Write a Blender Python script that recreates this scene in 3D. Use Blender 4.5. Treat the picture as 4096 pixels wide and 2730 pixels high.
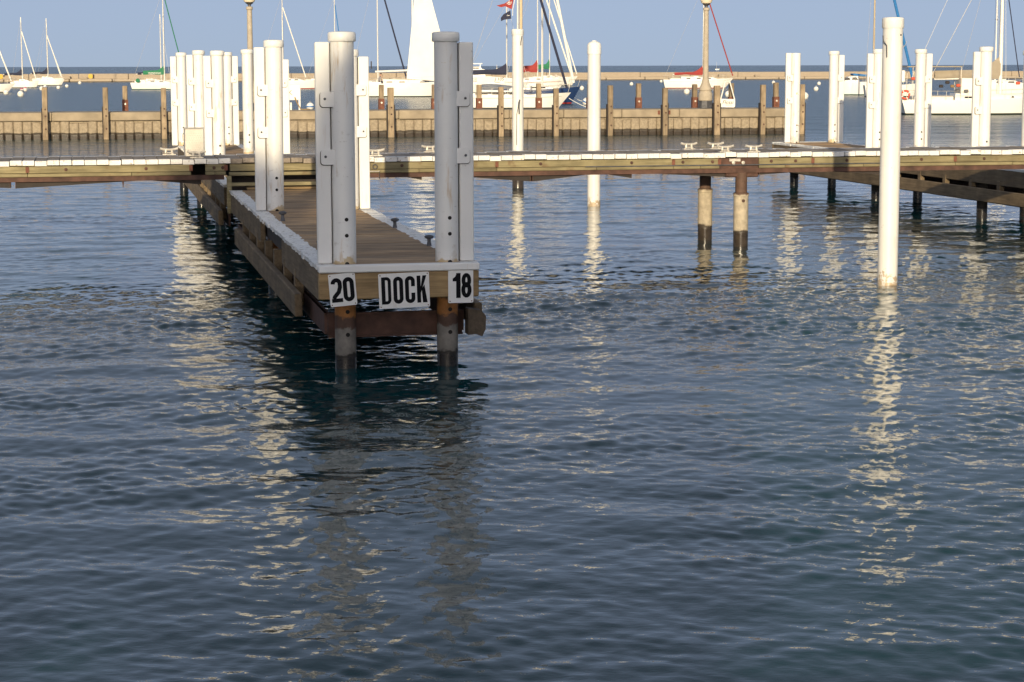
import bpy, bmesh, math, random
import numpy as np
from mathutils import Vector, Matrix

random.seed(7)
for o in list(bpy.data.objects):
    bpy.data.objects.remove(o, do_unlink=True)
scene = bpy.context.scene
COL = scene.collection

# ------------------------------------------------------------------ camera
FPX, CX, CY, PW = 8200.0, 2048.0, 1365.0, 4096.0
CAM_H = 3.4
PITCH = math.atan(1101.0 / FPX)
ROLL = 0.0022
cam_d = bpy.data.cameras.new("Camera")
cam_d.sensor_width = 36.0
cam_d.lens = 36.0 * FPX / PW
cam_d.clip_start = 0.1
cam_d.clip_end = 60000
cam = bpy.data.objects.new("Camera", cam_d)
COL.objects.link(cam)
_R0 = Vector((1, 0, 0)); _F = Vector((0, math.cos(PITCH), -math.sin(PITCH))); _U0 = Vector((0, math.sin(PITCH), math.cos(PITCH)))
_R = _R0 * math.cos(ROLL) - _U0 * math.sin(ROLL)
_U = _U0 * math.cos(ROLL) + _R0 * math.sin(ROLL)
m3 = Matrix((_R, _U, -_F)).transposed()
cam.matrix_world = Matrix.Translation((0, 0, CAM_H)) @ m3.to_4x4()
scene.camera = cam

# ------------------------------------------------------------------ sky and sun
SUN_EL = math.radians(10.8)
SUN_AZ = math.radians(183.3)          # behind the viewer, slightly to the left
world = bpy.data.worlds.new("World")
scene.world = world
world.use_nodes = True
wn = world.node_tree
wn.nodes.clear()
w_out = wn.nodes.new("ShaderNodeOutputWorld")
w_bg = wn.nodes.new("ShaderNodeBackground")
w_sky = wn.nodes.new("ShaderNodeTexSky")
w_sky.sky_type = 'NISHITA'
w_sky.sun_disc = False
w_sky.sun_elevation = SUN_EL
w_sky.sun_rotation = SUN_AZ
w_sky.altitude = 180
w_sky.air_density = 0.35
w_sky.dust_density = 2.5
w_sky.ozone_density = 1.0
w_bg.inputs["Strength"].default_value = 0.045
# even summer haze veiling the whole sky
w_haze = wn.nodes.new("ShaderNodeMix"); w_haze.data_type = 'RGBA'; w_haze.blend_type = 'ADD'
w_haze.inputs[0].default_value = 1.0
w_haze.inputs[7].default_value = (3.0, 3.25, 3.72, 1)
w_tc = wn.nodes.new("ShaderNodeTexCoord")          # the dim band right on the horizon is veiled by haze: look up the sky a little higher
w_up = wn.nodes.new("ShaderNodeVectorMath"); w_up.operation = 'ADD'; w_up.inputs[1].default_value = (0, 0, 0.06)
w_no = wn.nodes.new("ShaderNodeVectorMath"); w_no.operation = 'NORMALIZE'
wn.links.new(w_tc.outputs["Generated"], w_up.inputs[0]); wn.links.new(w_up.outputs[0], w_no.inputs[0]); wn.links.new(w_no.outputs[0], w_sky.inputs["Vector"])
wn.links.new(w_sky.outputs[0], w_haze.inputs[6])
wn.links.new(w_haze.outputs[2], w_bg.inputs[0])
wn.links.new(w_bg.outputs[0], w_out.inputs[0])

sun_d = bpy.data.lights.new("Sun", 'SUN')
sun_d.energy = 2.8
sun_d.angle = math.radians(0.55)
sun_d.color = (1.0, 0.83, 0.55)
sun = bpy.data.objects.new("Sun", sun_d)
COL.objects.link(sun)
to_sun = Vector((math.sin(SUN_AZ) * math.cos(SUN_EL), math.cos(SUN_AZ) * math.cos(SUN_EL), math.sin(SUN_EL)))
sun.rotation_euler = (-to_sun).to_track_quat('-Z', 'Y').to_euler()
sun.location = to_sun * 60

scene.view_settings.view_transform = 'Standard'
scene.view_settings.look = 'None'
scene.view_settings.exposure = 0.8
scene.view_settings.gamma = 1.0
scene.view_settings.use_curve_mapping = False
scene.render.engine = 'CYCLES'
scene.cycles.max_bounces = 6
scene.cycles.caustics_reflective = False
scene.cycles.caustics_refractive = False

# ------------------------------------------------------------------ helpers
def ray(px, py):
    d = _F + _R * ((px - CX) / FPX) + _U * (-(py - CY) / FPX)
    return d.normalized()
def at_z(px, py, z=0.0):
    """the point at height z that this direction meets"""
    d = ray(px, py)
    t = (z - CAM_H) / d.z
    return Vector((d.x * t, d.y * t, z))
def at_y(px, py, Y):
    d = ray(px, py)
    t = Y / d.y
    return Vector((d.x * t, Y, CAM_H + d.z * t))

class MB:
    def __init__(s):
        s.v = []; s.f = []; s.m = []
    def add(s, vs, fs, mi=0):
        b = len(s.v)
        s.v += [tuple(p) for p in vs]
        for f in fs:
            s.f.append(tuple(b + i for i in f)); s.m.append(mi)
        return s
    def box(s, x0, x1, y0, y1, z0, z1, mi=0):
        return s.add([(x0,y0,z0),(x1,y0,z0),(x1,y1,z0),(x0,y1,z0),(x0,y0,z1),(x1,y0,z1),(x1,y1,z1),(x0,y1,z1)],
                     [(0,3,2,1),(4,5,6,7),(0,1,5,4),(1,2,6,5),(2,3,7,6),(3,0,4,7)], mi)
    def bbox(s, x0, x1, y0, y1, z0, z1, b=0.006, mi=0):
        """a box with chamfered edges"""
        bm = bmesh.new()
        bmesh.ops.create_cube(bm, size=1)
        for v in bm.verts:
            v.co = ((x0+x1)/2 + v.co.x*(x1-x0), (y0+y1)/2 + v.co.y*(y1-y0), (z0+z1)/2 + v.co.z*(z1-z0))
        bmesh.ops.bevel(bm, geom=list(bm.edges), offset=b, segments=1, affect='EDGES', clamp_overlap=True)
        bm.verts.index_update()
        s.add([v.co[:] for v in bm.verts], [[v.index for v in f.verts] for f in bm.faces], mi)
        bm.free()
        return s
    def prism(s, poly, axis, a, b, mi=0):
        """poly in the two other axes, extruded along axis from a to b"""
        n = len(poly)
        def P(p, t):
            if axis == 'x': return (t, p[0], p[1])
            if axis == 'y': return (p[0], t, p[1])
            return (p[0], p[1], t)
        vs = [P(p, a) for p in poly] + [P(p, b) for p in poly]
        fs = [tuple(range(n))[::-1], tuple(range(n, 2*n))] + [(i, (i+1) % n, n + (i+1) % n, n + i) for i in range(n)]
        return s.add(vs, fs, mi)
    def lathe(s, prof, c=(0,0,0), n=24, mi=0, axis='z', caps=True):
        vs = []; fs = []
        for (r, h) in prof:
            for i in range(n):
                a = 2*math.pi*i/n
                if axis == 'z': vs.append((c[0]+r*math.cos(a), c[1]+r*math.sin(a), c[2]+h))
                elif axis == 'y': vs.append((c[0]+r*math.cos(a), c[1]+h, c[2]+r*math.sin(a)))
                else: vs.append((c[0]+h, c[1]+r*math.cos(a), c[2]+r*math.sin(a)))
        for k in range(len(prof)-1):
            for i in range(n):
                j = (i+1) % n
                fs.append((k*n+i, k*n+j, (k+1)*n+j, (k+1)*n+i))
        if caps:
            fs.append(tuple(range(n))[::-1]); fs.append(tuple(range((len(prof)-1)*n, len(prof)*n)))
        return s.add(vs, fs, mi)
    def tube(s, pts, r, n=8, mi=0, r2=None):
        pts = [Vector(p) for p in pts]; vs = []; fs = []; k = len(pts)
        for i, p in enumerate(pts):
            t = (pts[min(i+1, k-1)] - pts[max(i-1, 0)])
            t = t.normalized() if t.length > 1e-9 else Vector((0,0,1))
            ref = Vector((0,0,1)) if abs(t.z) < 0.9 else Vector((1,0,0))
            a = t.cross(ref).normalized(); b = t.cross(a).normalized()
            rr = r if r2 is None else r + (r2-r)*i/max(1, k-1)
            for j in range(n):
                g = 2*math.pi*j/n
                vs.append(p + a*(rr*math.cos(g)) + b*(rr*math.sin(g)))
        for i in range(k-1):
            for j in range(n):
                q = (j+1) % n
                fs.append((i*n+j, i*n+q, (i+1)*n+q, (i+1)*n+j))
        fs.append(tuple(range(n))[::-1]); fs.append(tuple(range((k-1)*n, k*n)))
        return s.add(vs, fs, mi)
    def sphere(s, c, r, n=12, mi=0, sz=1.0):
        prof = []
        k = n//2
        vs = [(c[0], c[1], c[2]-r*sz)]
        for i in range(1, k):
            a = -math.pi/2 + math.pi*i/k
            for j in range(n):
                g = 2*math.pi*j/n
                vs.append((c[0]+r*math.cos(a)*math.cos(g), c[1]+r*math.cos(a)*math.sin(g), c[2]+r*sz*math.sin(a)))
        vs.append((c[0], c[1], c[2]+r*sz))
        fs = []
        for j in range(n):
            q = (j+1) % n
            fs.append((0, 1+q, 1+j))
            for i in range(k-2):
                fs.append((1+i*n+j, 1+i*n+q, 1+(i+1)*n+q, 1+(i+1)*n+j))
            fs.append((1+(k-2)*n+j, 1+(k-2)*n+q, len(vs)-1))
        return s.add(vs, fs, mi)
    def mesh(s, name, mats, smooth=False, fix=True):
        me = bpy.data.meshes.new(name)
        me.from_pydata(s.v, [], s.f)
        me.polygons.foreach_set("material_index", s.m)
        for m in (mats if isinstance(mats, (list, tuple)) else [mats]):
            me.materials.append(m)
        if fix:
            bm = bmesh.new(); bm.from_mesh(me)
            bmesh.ops.recalc_face_normals(bm, faces=bm.faces)
            bm.to_mesh(me); bm.free()
        if smooth:
            me.polygons.foreach_set("use_smooth", [True]*len(me.polygons))
            me.set_sharp_from_angle(angle=math.radians(38))
        me.update()
        return me
    def build(s, name, mats, parent=None, smooth=False, loc=None, rz=None):
        return link(name, s.mesh(name, mats, smooth), parent, loc, rz)

def link(name, me, parent=None, loc=None, rz=None):
    o = bpy.data.objects.new(name, me)
    COL.objects.link(o)
    if parent is not None: o.parent = parent
    if loc is not None: o.location = loc
    if rz is not None: o.rotation_euler = (0, 0, rz)
    return o
def tag(o, label=None, cat=None, group=None, kind=None):
    if label: o["label"] = label
    if cat: o["category"] = cat
    if group: o["group"] = group
    if kind: o["kind"] = kind
    return o
def thing(name, label, cat, loc=(0,0,0), rz=0.0, group=None):
    o = bpy.data.objects.new(name, None)
    COL.objects.link(o)
    o.empty_display_size = 0.2
    o.location = loc; o.rotation_euler = (0, 0, rz)
    return tag(o, label, cat, group)

# ------------------------------------------------------------------ materials
def _nt(name):
    m = bpy.data.materials.new(name); m.use_nodes = True
    t = m.node_tree; b = t.nodes["Principled BSDF"]
    return m, t, b
def N(t, typ, **kw):
    n = t.nodes.new(typ)
    for k, v in kw.items():
        if hasattr(n, k): setattr(n, k, v)
        else: n.inputs[k].default_value = v
    return n
def ramp(t, fac, stops, interp='LINEAR'):
    r = t.nodes.new("ShaderNodeValToRGB")
    r.color_ramp.interpolation = interp
    e = r.color_ramp.elements
    while len(e) < len(stops): e.new(0.5)
    for i, (p, c) in enumerate(stops):
        e[i].position = p
        e[i].color = (c[0], c[1], c[2], 1) if isinstance(c, (tuple, list)) else (c, c, c, 1)
    if fac is not None: t.links.new(fac, r.inputs[0])
    return r
def mix(t, fac, a, b, mode='MIX'):
    m = t.nodes.new("ShaderNodeMix"); m.data_type = 'RGBA'; m.blend_type = mode
    for sock, val in ((m.inputs[0], fac), (m.inputs[6], a), (m.inputs[7], b)):
        if isinstance(val, (int, float)): sock.default_value = val
        elif isinstance(val, (tuple, list)): sock.default_value = (val[0], val[1], val[2], 1)
        else: t.links.new(val, sock)
    return m.outputs[2]
def coords(t, scale=(1,1,1), kind="Object", rnd=True):
    c = t.nodes.new("ShaderNodeTexCoord")
    mp = t.nodes.new("ShaderNodeMapping")
    mp.inputs["Scale"].default_value = scale
    t.links.new(c.outputs[kind], mp.inputs[0])
    if rnd:
        oi = t.nodes.new("ShaderNodeObjectInfo")
        mu = N(t, "ShaderNodeMath", operation='MULTIPLY'); mu.inputs[1].default_value = 37.0
        t.links.new(oi.outputs["Random"], mu.inputs[0])
        t.links.new(mu.outputs[0], mp.inputs["Location"])
    return mp.outputs[0]
def noise(t, vec, scale=5.0, detail=4.0, rough=0.55, dist=0.0):
    n = t.nodes.new("ShaderNodeTexNoise")
    n.inputs["Scale"].default_value = scale; n.inputs["Detail"].default_value = detail
    n.inputs["Roughness"].default_value = rough; n.inputs["Distortion"].default_value = dist
    if vec is not None: t.links.new(vec, n.inputs["Vector"])
    return n.outputs["Fac"]
def bump(t, b, h, strength=0.3, dist=0.01):
    n = t.nodes.new("ShaderNodeBump")
    n.inputs["Strength"].default_value = strength; n.inputs["Distance"].default_value = dist
    t.links.new(h, n.inputs["Height"]); t.links.new(n.outputs[0], b.inputs["Normal"])
def plain(name, col, rough=0.6, metal=0.0, var=0.12, scale=6.0, bmp=0.0):
    m, t, b = _nt(name)
    v = coords(t)
    f = noise(t, v, scale, 5)
    lo = tuple(c*(1-var) for c in col); hi = tuple(min(1, c*(1+var)) for c in col)
    r = ramp(t, f, [(0.3, lo), (0.7, hi)])
    t.links.new(r.outputs[0], b.inputs["Base Color"])
    b.inputs["Roughness"].default_value = rough; b.inputs["Metallic"].default_value = metal
    if bmp: bump(t, b, f, bmp, 0.01)
    return m
def wood(name, dark, light, grain=(2, 30, 30), rough=0.8, per=0.25, stain=None):
    """grain runs along the axis with the smallest scale; per = how much each piece differs"""
    m, t, b = _nt(name)
    v = coords(t, grain)
    f = noise(t, v, 1.0, 6, 0.65, 0.4)
    r = ramp(t, f, [(0.28, dark), (0.72, light)])
    v2 = coords(t, (1,1,1))
    f2 = noise(t, v2, 2.2, 3)
    oi = t.nodes.new("ShaderNodeObjectInfo")
    rr = ramp(t, oi.outputs["Random"], [(0, 1-per), (1, 1+per*0.6)])
    c = mix(t, 1.0, r.outputs[0], rr.outputs[0], 'MULTIPLY')
    r2 = ramp(t, f2, [(0.35, 0.72), (0.65, 1.08)])
    c = mix(t, 1.0, c, r2.outputs[0], 'MULTIPLY')
    if stain:
        f3 = noise(t, coords(t, (1.3, 1.3, 1.3)), 3.1, 4)
        r3 = ramp(t, f3, [(0.6, 0.0), (0.72, 0.75)])
        c = mix(t, r3.outputs[0], c, stain)
    t.links.new(c, b.inputs["Base Color"])
    b.inputs["Roughness"].default_value = rough
    bump(t, b, f, 0.35, 0.004)
    return m
def painted(name, col=(0.8, 0.79, 0.77), rust=0.1, rough=0.42, chips=0.0, chipcol=(0.2, 0.17, 0.14), scale=1.0):
    m, t, b = _nt(name)
    v = coords(t)
    f = noise(t, v, 1.6*scale, 4)
    r = ramp(t, f, [(0.3, tuple(c*0.90 for c in col)), (0.7, col)])
    c = r.outputs[0]
    vs = coords(t, (5, 5, 0.7))
    fr = noise(t, vs, 2.3*scale, 5, 0.6)
    rr = ramp(t, fr, [(0.60, 0.0), (0.78, rust*3)])
    c = mix(t, rr.outputs[0], c, (0.50, 0.33, 0.16))
    fs = noise(t, coords(t, (1,1,1)), 14*scale, 3)
    rs = ramp(t, fs, [(0.70, 0.0), (0.76, 0.5)])
    c = mix(t, rs.outputs[0], c, (0.42, 0.36, 0.30))
    if chips:
        fc = noise(t, coords(t), 16, 5, 0.7)
        rc = ramp(t, fc, [(0.62-chips*0.1, 0.0), (0.66-chips*0.1, 1.0)])
        c = mix(t, rc.outputs[0], c, chipcol)
    t.links.new(c, b.inputs["Base Color"])
    b.inputs["Roughness"].default_value = rough
    bump(t, b, f, 0.08, 0.01)
    return m

def zband(name, bands, rough=0.75, edge=0.06, scale=5.0, wet=None):
    """colour bands by height above the water (tide and rust marks): [(z, colour), ...] from the bottom up"""
    m, t, b = _nt(name)
    g = t.nodes.new("ShaderNodeNewGeometry")
    sx = t.nodes.new("ShaderNodeSeparateXYZ"); t.links.new(g.outputs["Position"], sx.inputs[0])
    f = noise(t, coords(t), scale, 5, 0.6)
    ma = N(t, "ShaderNodeMath", operation='MULTIPLY_ADD'); t.links.new(f, ma.inputs[0]); ma.inputs[1].default_value = edge*2; ma.inputs[2].default_value = -edge
    ad = N(t, "ShaderNodeMath", operation='ADD'); t.links.new(sx.outputs[2], ad.inputs[0]); t.links.new(ma.outputs[0], ad.inputs[1])
    mr = N(t, "ShaderNodeMapRange"); t.links.new(ad.outputs[0], mr.inputs[0]); mr.inputs[1].default_value = -0.5; mr.inputs[2].default_value = 2.5
    stops = []
    for i, (z, c) in enumerate(bands):
        p = (z+0.5)/3.0
        if i == 0: stops.append((0.0, c))
        else:
            stops.append((max(0, p-0.004), bands[i-1][1])); stops.append((p+0.004, c))
    r = ramp(t, mr.outputs[0], stops)
    f2 = noise(t, coords(t, (1,1,1)), 9, 5, 0.65)
    r2 = ramp(t, f2, [(0.3, 0.62), (0.7, 1.2)])
    c = mix(t, 1.0, r.outputs[0], r2.outputs[0], 'MULTIPLY')
    t.links.new(c, b.inputs["Base Color"])
    if wet is not None:
        rw = ramp(t, mr.outputs[0], [((wet+0.5)/3-0.01, 0.18), ((wet+0.5)/3+0.01, rough)])
        t.links.new(rw.outputs[0], b.inputs["Roughness"])
    else: b.inputs["Roughness"].default_value = rough
    bump(t, b, f2, 0.35, 0.01)
    return m

M = {}
M['white'] = painted("white_paint", (0.80, 0.79, 0.765), rust=0.38)
M['white_clean'] = painted("white_plastic_sleeve", (0.80, 0.79, 0.765), rust=0.16)
M['board'] = painted("white_painted_board", (0.79, 0.78, 0.76), rust=0.14, rough=0.55)
M['edge_paint'] = painted("worn_white_edge_paint", (0.78, 0.77, 0.75), rust=0.04, rough=0.6, chips=0.45, chipcol=(0.30, 0.26, 0.21))
M['edge_paint2'] = painted("white_edge_paint", (0.80, 0.78, 0.75), rust=0.04, rough=0.6, chips=0.12, chipcol=(0.38, 0.31, 0.24))
M['deck'] = wood("weathered_deck_wood", (0.105, 0.075, 0.052), (0.235, 0.175, 0.122), (22, 2.0, 22), per=0.28)
M['deck_across'] = wood("weathered_walkway_wood", (0.20, 0.165, 0.13), (0.38, 0.315, 0.25), (22, 2.0, 22), per=0.22)
M['deck_u'] = wood("weathered_finger_deck_wood", (0.23, 0.142, 0.070), (0.50, 0.335, 0.185), (1.6, 26, 26), per=0.30)
M['treated'] = wood("green_treated_timber", (0.17, 0.14, 0.07), (0.33, 0.28, 0.155), (1.4, 20, 24), per=0.18, stain=(0.16, 0.10, 0.05))
M['timber'] = wood("brown_timber", (0.19, 0.122, 0.055), (0.43, 0.295, 0.145), (1.4, 22, 22), per=0.22)
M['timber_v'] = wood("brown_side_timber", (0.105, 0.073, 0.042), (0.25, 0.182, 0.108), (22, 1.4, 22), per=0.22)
M['timber_dark'] = wood("dark_wet_timber", (0.05, 0.036, 0.024), (0.13, 0.095, 0.062), (22, 1.4, 22), per=0.2)
M['oldwood'] = wood("grey_weathered_post_wood", (0.20, 0.145, 0.09), (0.44, 0.335, 0.22), (20, 20, 1.4), per=0.28)
M['rust'] = plain("brown_rusty_steel", (0.085, 0.042, 0.030), 0.8, 0.0, 0.45, 5.0, 0.3)
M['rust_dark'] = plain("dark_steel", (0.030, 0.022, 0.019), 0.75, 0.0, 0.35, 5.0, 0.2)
M['rust_red'] = plain("red_rusted_bracket", (0.16, 0.062, 0.038), 0.85, 0.0, 0.4, 8.0, 0.3)
M['galv'] = plain("galvanised_metal", (0.55, 0.51, 0.45), 0.45, 0.35, 0.25, 12.0, 0.1)
M['iron'] = plain("dark_iron", (0.10, 0.10, 0.11), 0.6, 0.4, 0.3, 10.0)
M['alu'] = plain("tread_plate_aluminium", (0.50, 0.47, 0.42), 0.42, 0.55, 0.08, 6.0)
M['hole'] = plain("dark_hole", (0.012, 0.010, 0.009), 0.9)
M['concrete'] = plain("pale_concrete", (0.40, 0.34, 0.26), 0.9, 0.0, 0.2, 3.0, 0.2)
M['lampstone'] = plain("lamp_post_concrete", (0.42, 0.36, 0.28), 0.85, 0.0, 0.12, 4.0, 0.1)
M['pile'] = zband("steel_pile_in_concrete", [(-0.5, (0.022, 0.017, 0.013)), (0.19, (0.21, 0.19, 0.165)), (0.47, (0.085, 0.045, 0.03)), (0.60, (0.34, 0.14, 0.035)), (0.80, (0.10, 0.065, 0.035))], wet=0.15, edge=0.11, scale=7.0)
M['pile_walk'] = zband("walkway_pile", [(-0.5, (0.05, 0.038, 0.028)), (0.30, (0.46, 0.39, 0.29)), (0.98, (0.11, 0.062, 0.042))], wet=0.25, edge=0.07, scale=6.0)
M['pile_dark'] = zband("dark_pile", [(-0.5, (0.02, 0.017, 0.015)), (0.25, (0.05, 0.04, 0.033))], wet=0.2)
M['free_pole'] = None
M['cap_conc'] = plain("seawall_cap_concrete", (0.33, 0.27, 0.195), 0.92, 0, 0.22, 1.6, 0.3)
M['panel'] = zband("seawall_panel_concrete", [(-0.5, (0.055, 0.042, 0.03)), (0.31, (0.34, 0.275, 0.195)), (0.86, (0.20, 0.16, 0.115))], edge=0.10, scale=2.5, wet=0.2)
M['break'] = zband("breakwater_stone", [(-0.5, (0.13, 0.10, 0.07)), (0.15, (0.44, 0.36, 0.27)), (0.62, (0.30, 0.24, 0.18)), (0.72, (0.40, 0.325, 0.245))], edge=0.08, scale=0.5)
M['gel'] = plain("white_gelcoat", (0.82, 0.80, 0.76), 0.25, 0, 0.03, 2.0)
M['gel2'] = plain("cream_deck", (0.72, 0.68, 0.60), 0.5, 0, 0.06, 3.0)
M['navy_hull'] = plain("navy_hull", (0.02, 0.045, 0.13), 0.25, 0, 0.05)
M['navy'] = plain("navy_canvas", (0.022, 0.026, 0.055), 0.85, 0, 0.15, 4.0, 0.2)
M['red'] = plain("red_canvas", (0.30, 0.035, 0.03), 0.8, 0, 0.12, 4.0, 0.2)
M['green'] = plain("green_canvas", (0.02, 0.17, 0.085), 0.8, 0, 0.12, 4.0, 0.2)
M['tan'] = plain("tan_canvas", (0.33, 0.28, 0.215), 0.85, 0, 0.08, 3.0, 0.2)
M['blue'] = plain("bright_blue_canvas", (0.02, 0.16, 0.42), 0.75, 0, 0.1, 4.0)
M['sail'] = plain("white_sailcloth", (0.80, 0.775, 0.72), 0.8, 0, 0.04, 1.0)
M['glass'] = plain("dark_boat_window", (0.02, 0.016, 0.014), 0.12, 0, 0.1)
M['spar'] = plain("white_spar", (0.80, 0.77, 0.71), 0.4, 0, 0.03)
M['spar_gold'] = plain("tan_spar", (0.55, 0.43, 0.27), 0.5, 0, 0.05)
M['wire'] = plain("rigging_wire", (0.55, 0.53, 0.50), 0.5, 0.2, 0.05)
M['boot_red'] = plain("red_bottom_paint", (0.35, 0.03, 0.02), 0.6)
M['boot_dark'] = plain("dark_bottom_paint", (0.03, 0.04, 0.03), 0.6)
M['boot_green'] = plain("green_bottom_paint", (0.02, 0.09, 0.08), 0.6)
M['orange'] = plain("orange_foam", (0.60, 0.085, 0.04), 0.7)
M['yellow'] = plain("yellow_sign_paint", (0.60, 0.40, 0.07), 0.7)
M['black'] = plain("black_letter_paint", (0.008, 0.008, 0.010), 0.9, 0, 0.1)
M['black'].node_tree.nodes["Principled BSDF"].inputs["Specular IOR Level"].default_value = 0.15
M['sign'] = painted("white_sign_plate", (0.80, 0.79, 0.77), rust=0.14, rough=0.35, scale=2.2)
M['globe'] = plain("cream_lamp_globe", (0.70, 0.62, 0.47), 0.35, 0, 0.05)
M['skin'] = plain("skin", (0.45, 0.24, 0.16), 0.6)
M['shirt'] = plain("grey_shirt", (0.24, 0.23, 0.25), 0.9)
M['dark_cloth'] = plain("dark_cloth", (0.05, 0.035, 0.035), 0.9)
M['pink'] = plain("pink_cover", (0.50, 0.12, 0.22), 0.7)
M['buoy_blue'] = plain("buoy_blue_band", (0.03, 0.14, 0.40), 0.5)
M['grass'] = plain("mown_lawn", (0.05, 0.09, 0.025), 0.95, 0, 0.4, 0.8)
M['quay'] = plain("quay_concrete", (0.33, 0.30, 0.26), 0.9, 0, 0.2, 0.7)
M['bark'] = plain("bark", (0.09, 0.065, 0.045), 0.95, 0, 0.4, 6, 0.5)
M['leaf'] = plain("leaf_green", (0.045, 0.085, 0.022), 0.7, 0, 0.45, 3.0)

# free-standing pole: white sleeve with dirt and rust speckle near the waterline
def _free_pole():
    m = painted("white_pole_sleeve", (0.79, 0.77, 0.735), rust=0.14)
    t = m.node_tree; b = t.nodes["Principled BSDF"]
    old = b.inputs["Base Color"].links[0].from_socket
    g = t.nodes.new("ShaderNodeNewGeometry"); sx = t.nodes.new("ShaderNodeSeparateXYZ"); t.links.new(g.outputs["Position"], sx.inputs[0])
    f = noise(t, coords(t), 9, 5, 0.7)
    mr = N(t, "ShaderNodeMapRange"); t.links.new(sx.outputs[2], mr.inputs[0]); mr.inputs[1].default_value = 0.05; mr.inputs[2].default_value = 0.36; mr.inputs[3].default_value = 0.27; mr.inputs[4].default_value = 0.0
    ad = N(t, "ShaderNodeMath", operation='ADD'); t.links.new(f, ad.inputs[0]); t.links.new(mr.outputs[0], ad.inputs[1])
    r = ramp(t, ad.outputs[0], [(0.69, 0.0), (0.76, 0.8)])
    t.links.new(mix(t, r.outputs[0], old, (0.40, 0.27, 0.13)), b.inputs["Base Color"])
    return m
M['free_pole'] = _free_pole()
def _grime(m):
    """scuffs and rust blooms where the sleeves stand on the deck, uneven in outline"""
    t = m.node_tree; b = t.nodes["Principled BSDF"]
    old = b.inputs["Base Color"].links[0].from_socket
    g = t.nodes.new("ShaderNodeNewGeometry"); sx = t.nodes.new("ShaderNodeSeparateXYZ"); t.links.new(g.outputs["Position"], sx.inputs[0])
    f = noise(t, coords(t), 6, 5, 0.65)
    mr = N(t, "ShaderNodeMapRange"); t.links.new(sx.outputs[2], mr.inputs[0]); mr.inputs[1].default_value = 1.2; mr.inputs[2].default_value = 1.55; mr.inputs[3].default_value = 0.20; mr.inputs[4].default_value = 0.0
    ad = N(t, "ShaderNodeMath", operation='ADD'); t.links.new(f, ad.inputs[0]); t.links.new(mr.outputs[0], ad.inputs[1])
    r = ramp(t, ad.outputs[0], [(0.62, 0.0), (0.78, 0.55)])
    c = mix(t, r.outputs[0], old, (0.42, 0.36, 0.28))
    f2 = noise(t, coords(t, (1, 1, 1)), 3.2, 4, 0.6)
    mr2 = N(t, "ShaderNodeMapRange"); t.links.new(sx.outputs[2], mr2.inputs[0]); mr2.inputs[1].default_value = 1.2; mr2.inputs[2].default_value = 1.34; mr2.inputs[3].default_value = 0.24; mr2.inputs[4].default_value = 0.0
    ad2 = N(t, "ShaderNodeMath", operation='ADD'); t.links.new(f2, ad2.inputs[0]); t.links.new(mr2.outputs[0], ad2.inputs[1])
    r2 = ramp(t, ad2.outputs[0], [(0.70, 0.0), (0.74, 0.8)])
    c = mix(t, r2.outputs[0], c, (0.50, 0.36, 0.17))
    # dark contact scratches left by ropes, all heights
    f3 = noise(t, coords(t, (2, 2, 9)), 2.6, 6, 0.7)
    r3 = ramp(t, f3, [(0.64, 0.0), (0.68, 0.5)])
    t.links.new(mix(t, r3.outputs[0], c, (0.40, 0.37, 0.34)), b.inputs["Base Color"])
_grime(M['white'])

# ------------------------------------------------------------------ water
def water_material():
    m, t, b = _nt("harbour_water")
    b.inputs["Base Color"].default_value = (0.002, 0.035, 0.041, 1)
    b.inputs["Roughness"].default_value = 0.03
    b.inputs["IOR"].default_value = 1.333
    geo = t.nodes.new("ShaderNodeNewGeometry")
    at = t.nodes.new("ShaderNodeAttribute"); at.attribute_name = "coarse"
    at2 = t.nodes.new("ShaderNodeAttribute"); at2.attribute_name = "open_water"
    def layer(sc, stretch, detail, rough, dist):
        mp = t.nodes.new("ShaderNodeMapping"); mp.inputs["Scale"].default_value = (stretch, 1, 1); mp.inputs["Rotation"].default_value = (0, 0, 0.18)
        t.links.new(geo.outputs["Position"], mp.inputs[0])
        return noise(t, mp.outputs[0], sc, detail, rough, dist)
    def mul(a, k):
        n = N(t, "ShaderNodeMath", operation='MULTIPLY'); t.links.new(a, n.inputs[0])
        if isinstance(k, (int, float)): n.inputs[1].default_value = k
        else: t.links.new(k, n.inputs[1])
        return n.outputs[0]
    def add(a, c):
        n = N(t, "ShaderNodeMath", operation='ADD'); t.links.new(a, n.inputs[0]); t.links.new(c, n.inputs[1]); return n.outputs[0]
    patch = ramp(t, layer(0.11, 0.45, 3, 0.5, 0.3), [(0.40, 0.45), (0.60, 1.0)]).outputs[0]
    fine = mul(mul(layer(8.0, 0.6, 3, 0.6, 0.2), 0.0062), patch)
    mid = mul(layer(2.6, 0.6, 3, 0.5, 0.3), 0.0040)
    far1 = mul(layer(1.1, 0.5, 4, 0.6, 0.3), 0.40)
    far2 = mul(layer(0.25, 0.45, 3, 0.55, 0.3), 0.7)
    far = mul(add(far1, far2), at2.outputs["Fac"])
    lost = mul(mul(layer(4.0, 0.55, 2, 0.5, 0.2), 0.011), at.outputs["Fac"])
    h = add(add(add(fine, mid), lost), far)
    rg = N(t, "ShaderNodeMapRange"); t.links.new(at2.outputs["Fac"], rg.inputs[0]); rg.inputs[3].default_value = 0.03; rg.inputs[4].default_value = 0.2
    t.links.new(rg.outputs[0], b.inputs["Roughness"])
    bn = t.nodes.new("ShaderNodeBump"); bn.inputs["Filter Width"].default_value = 0.03; bn.inputs["Strength"].default_value = 1.0; bn.inputs["Distance"].default_value = 1.0
    t.links.new(h, bn.inputs["Height"]); t.links.new(bn.outputs[0], b.inputs["Normal"])
    return m

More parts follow.
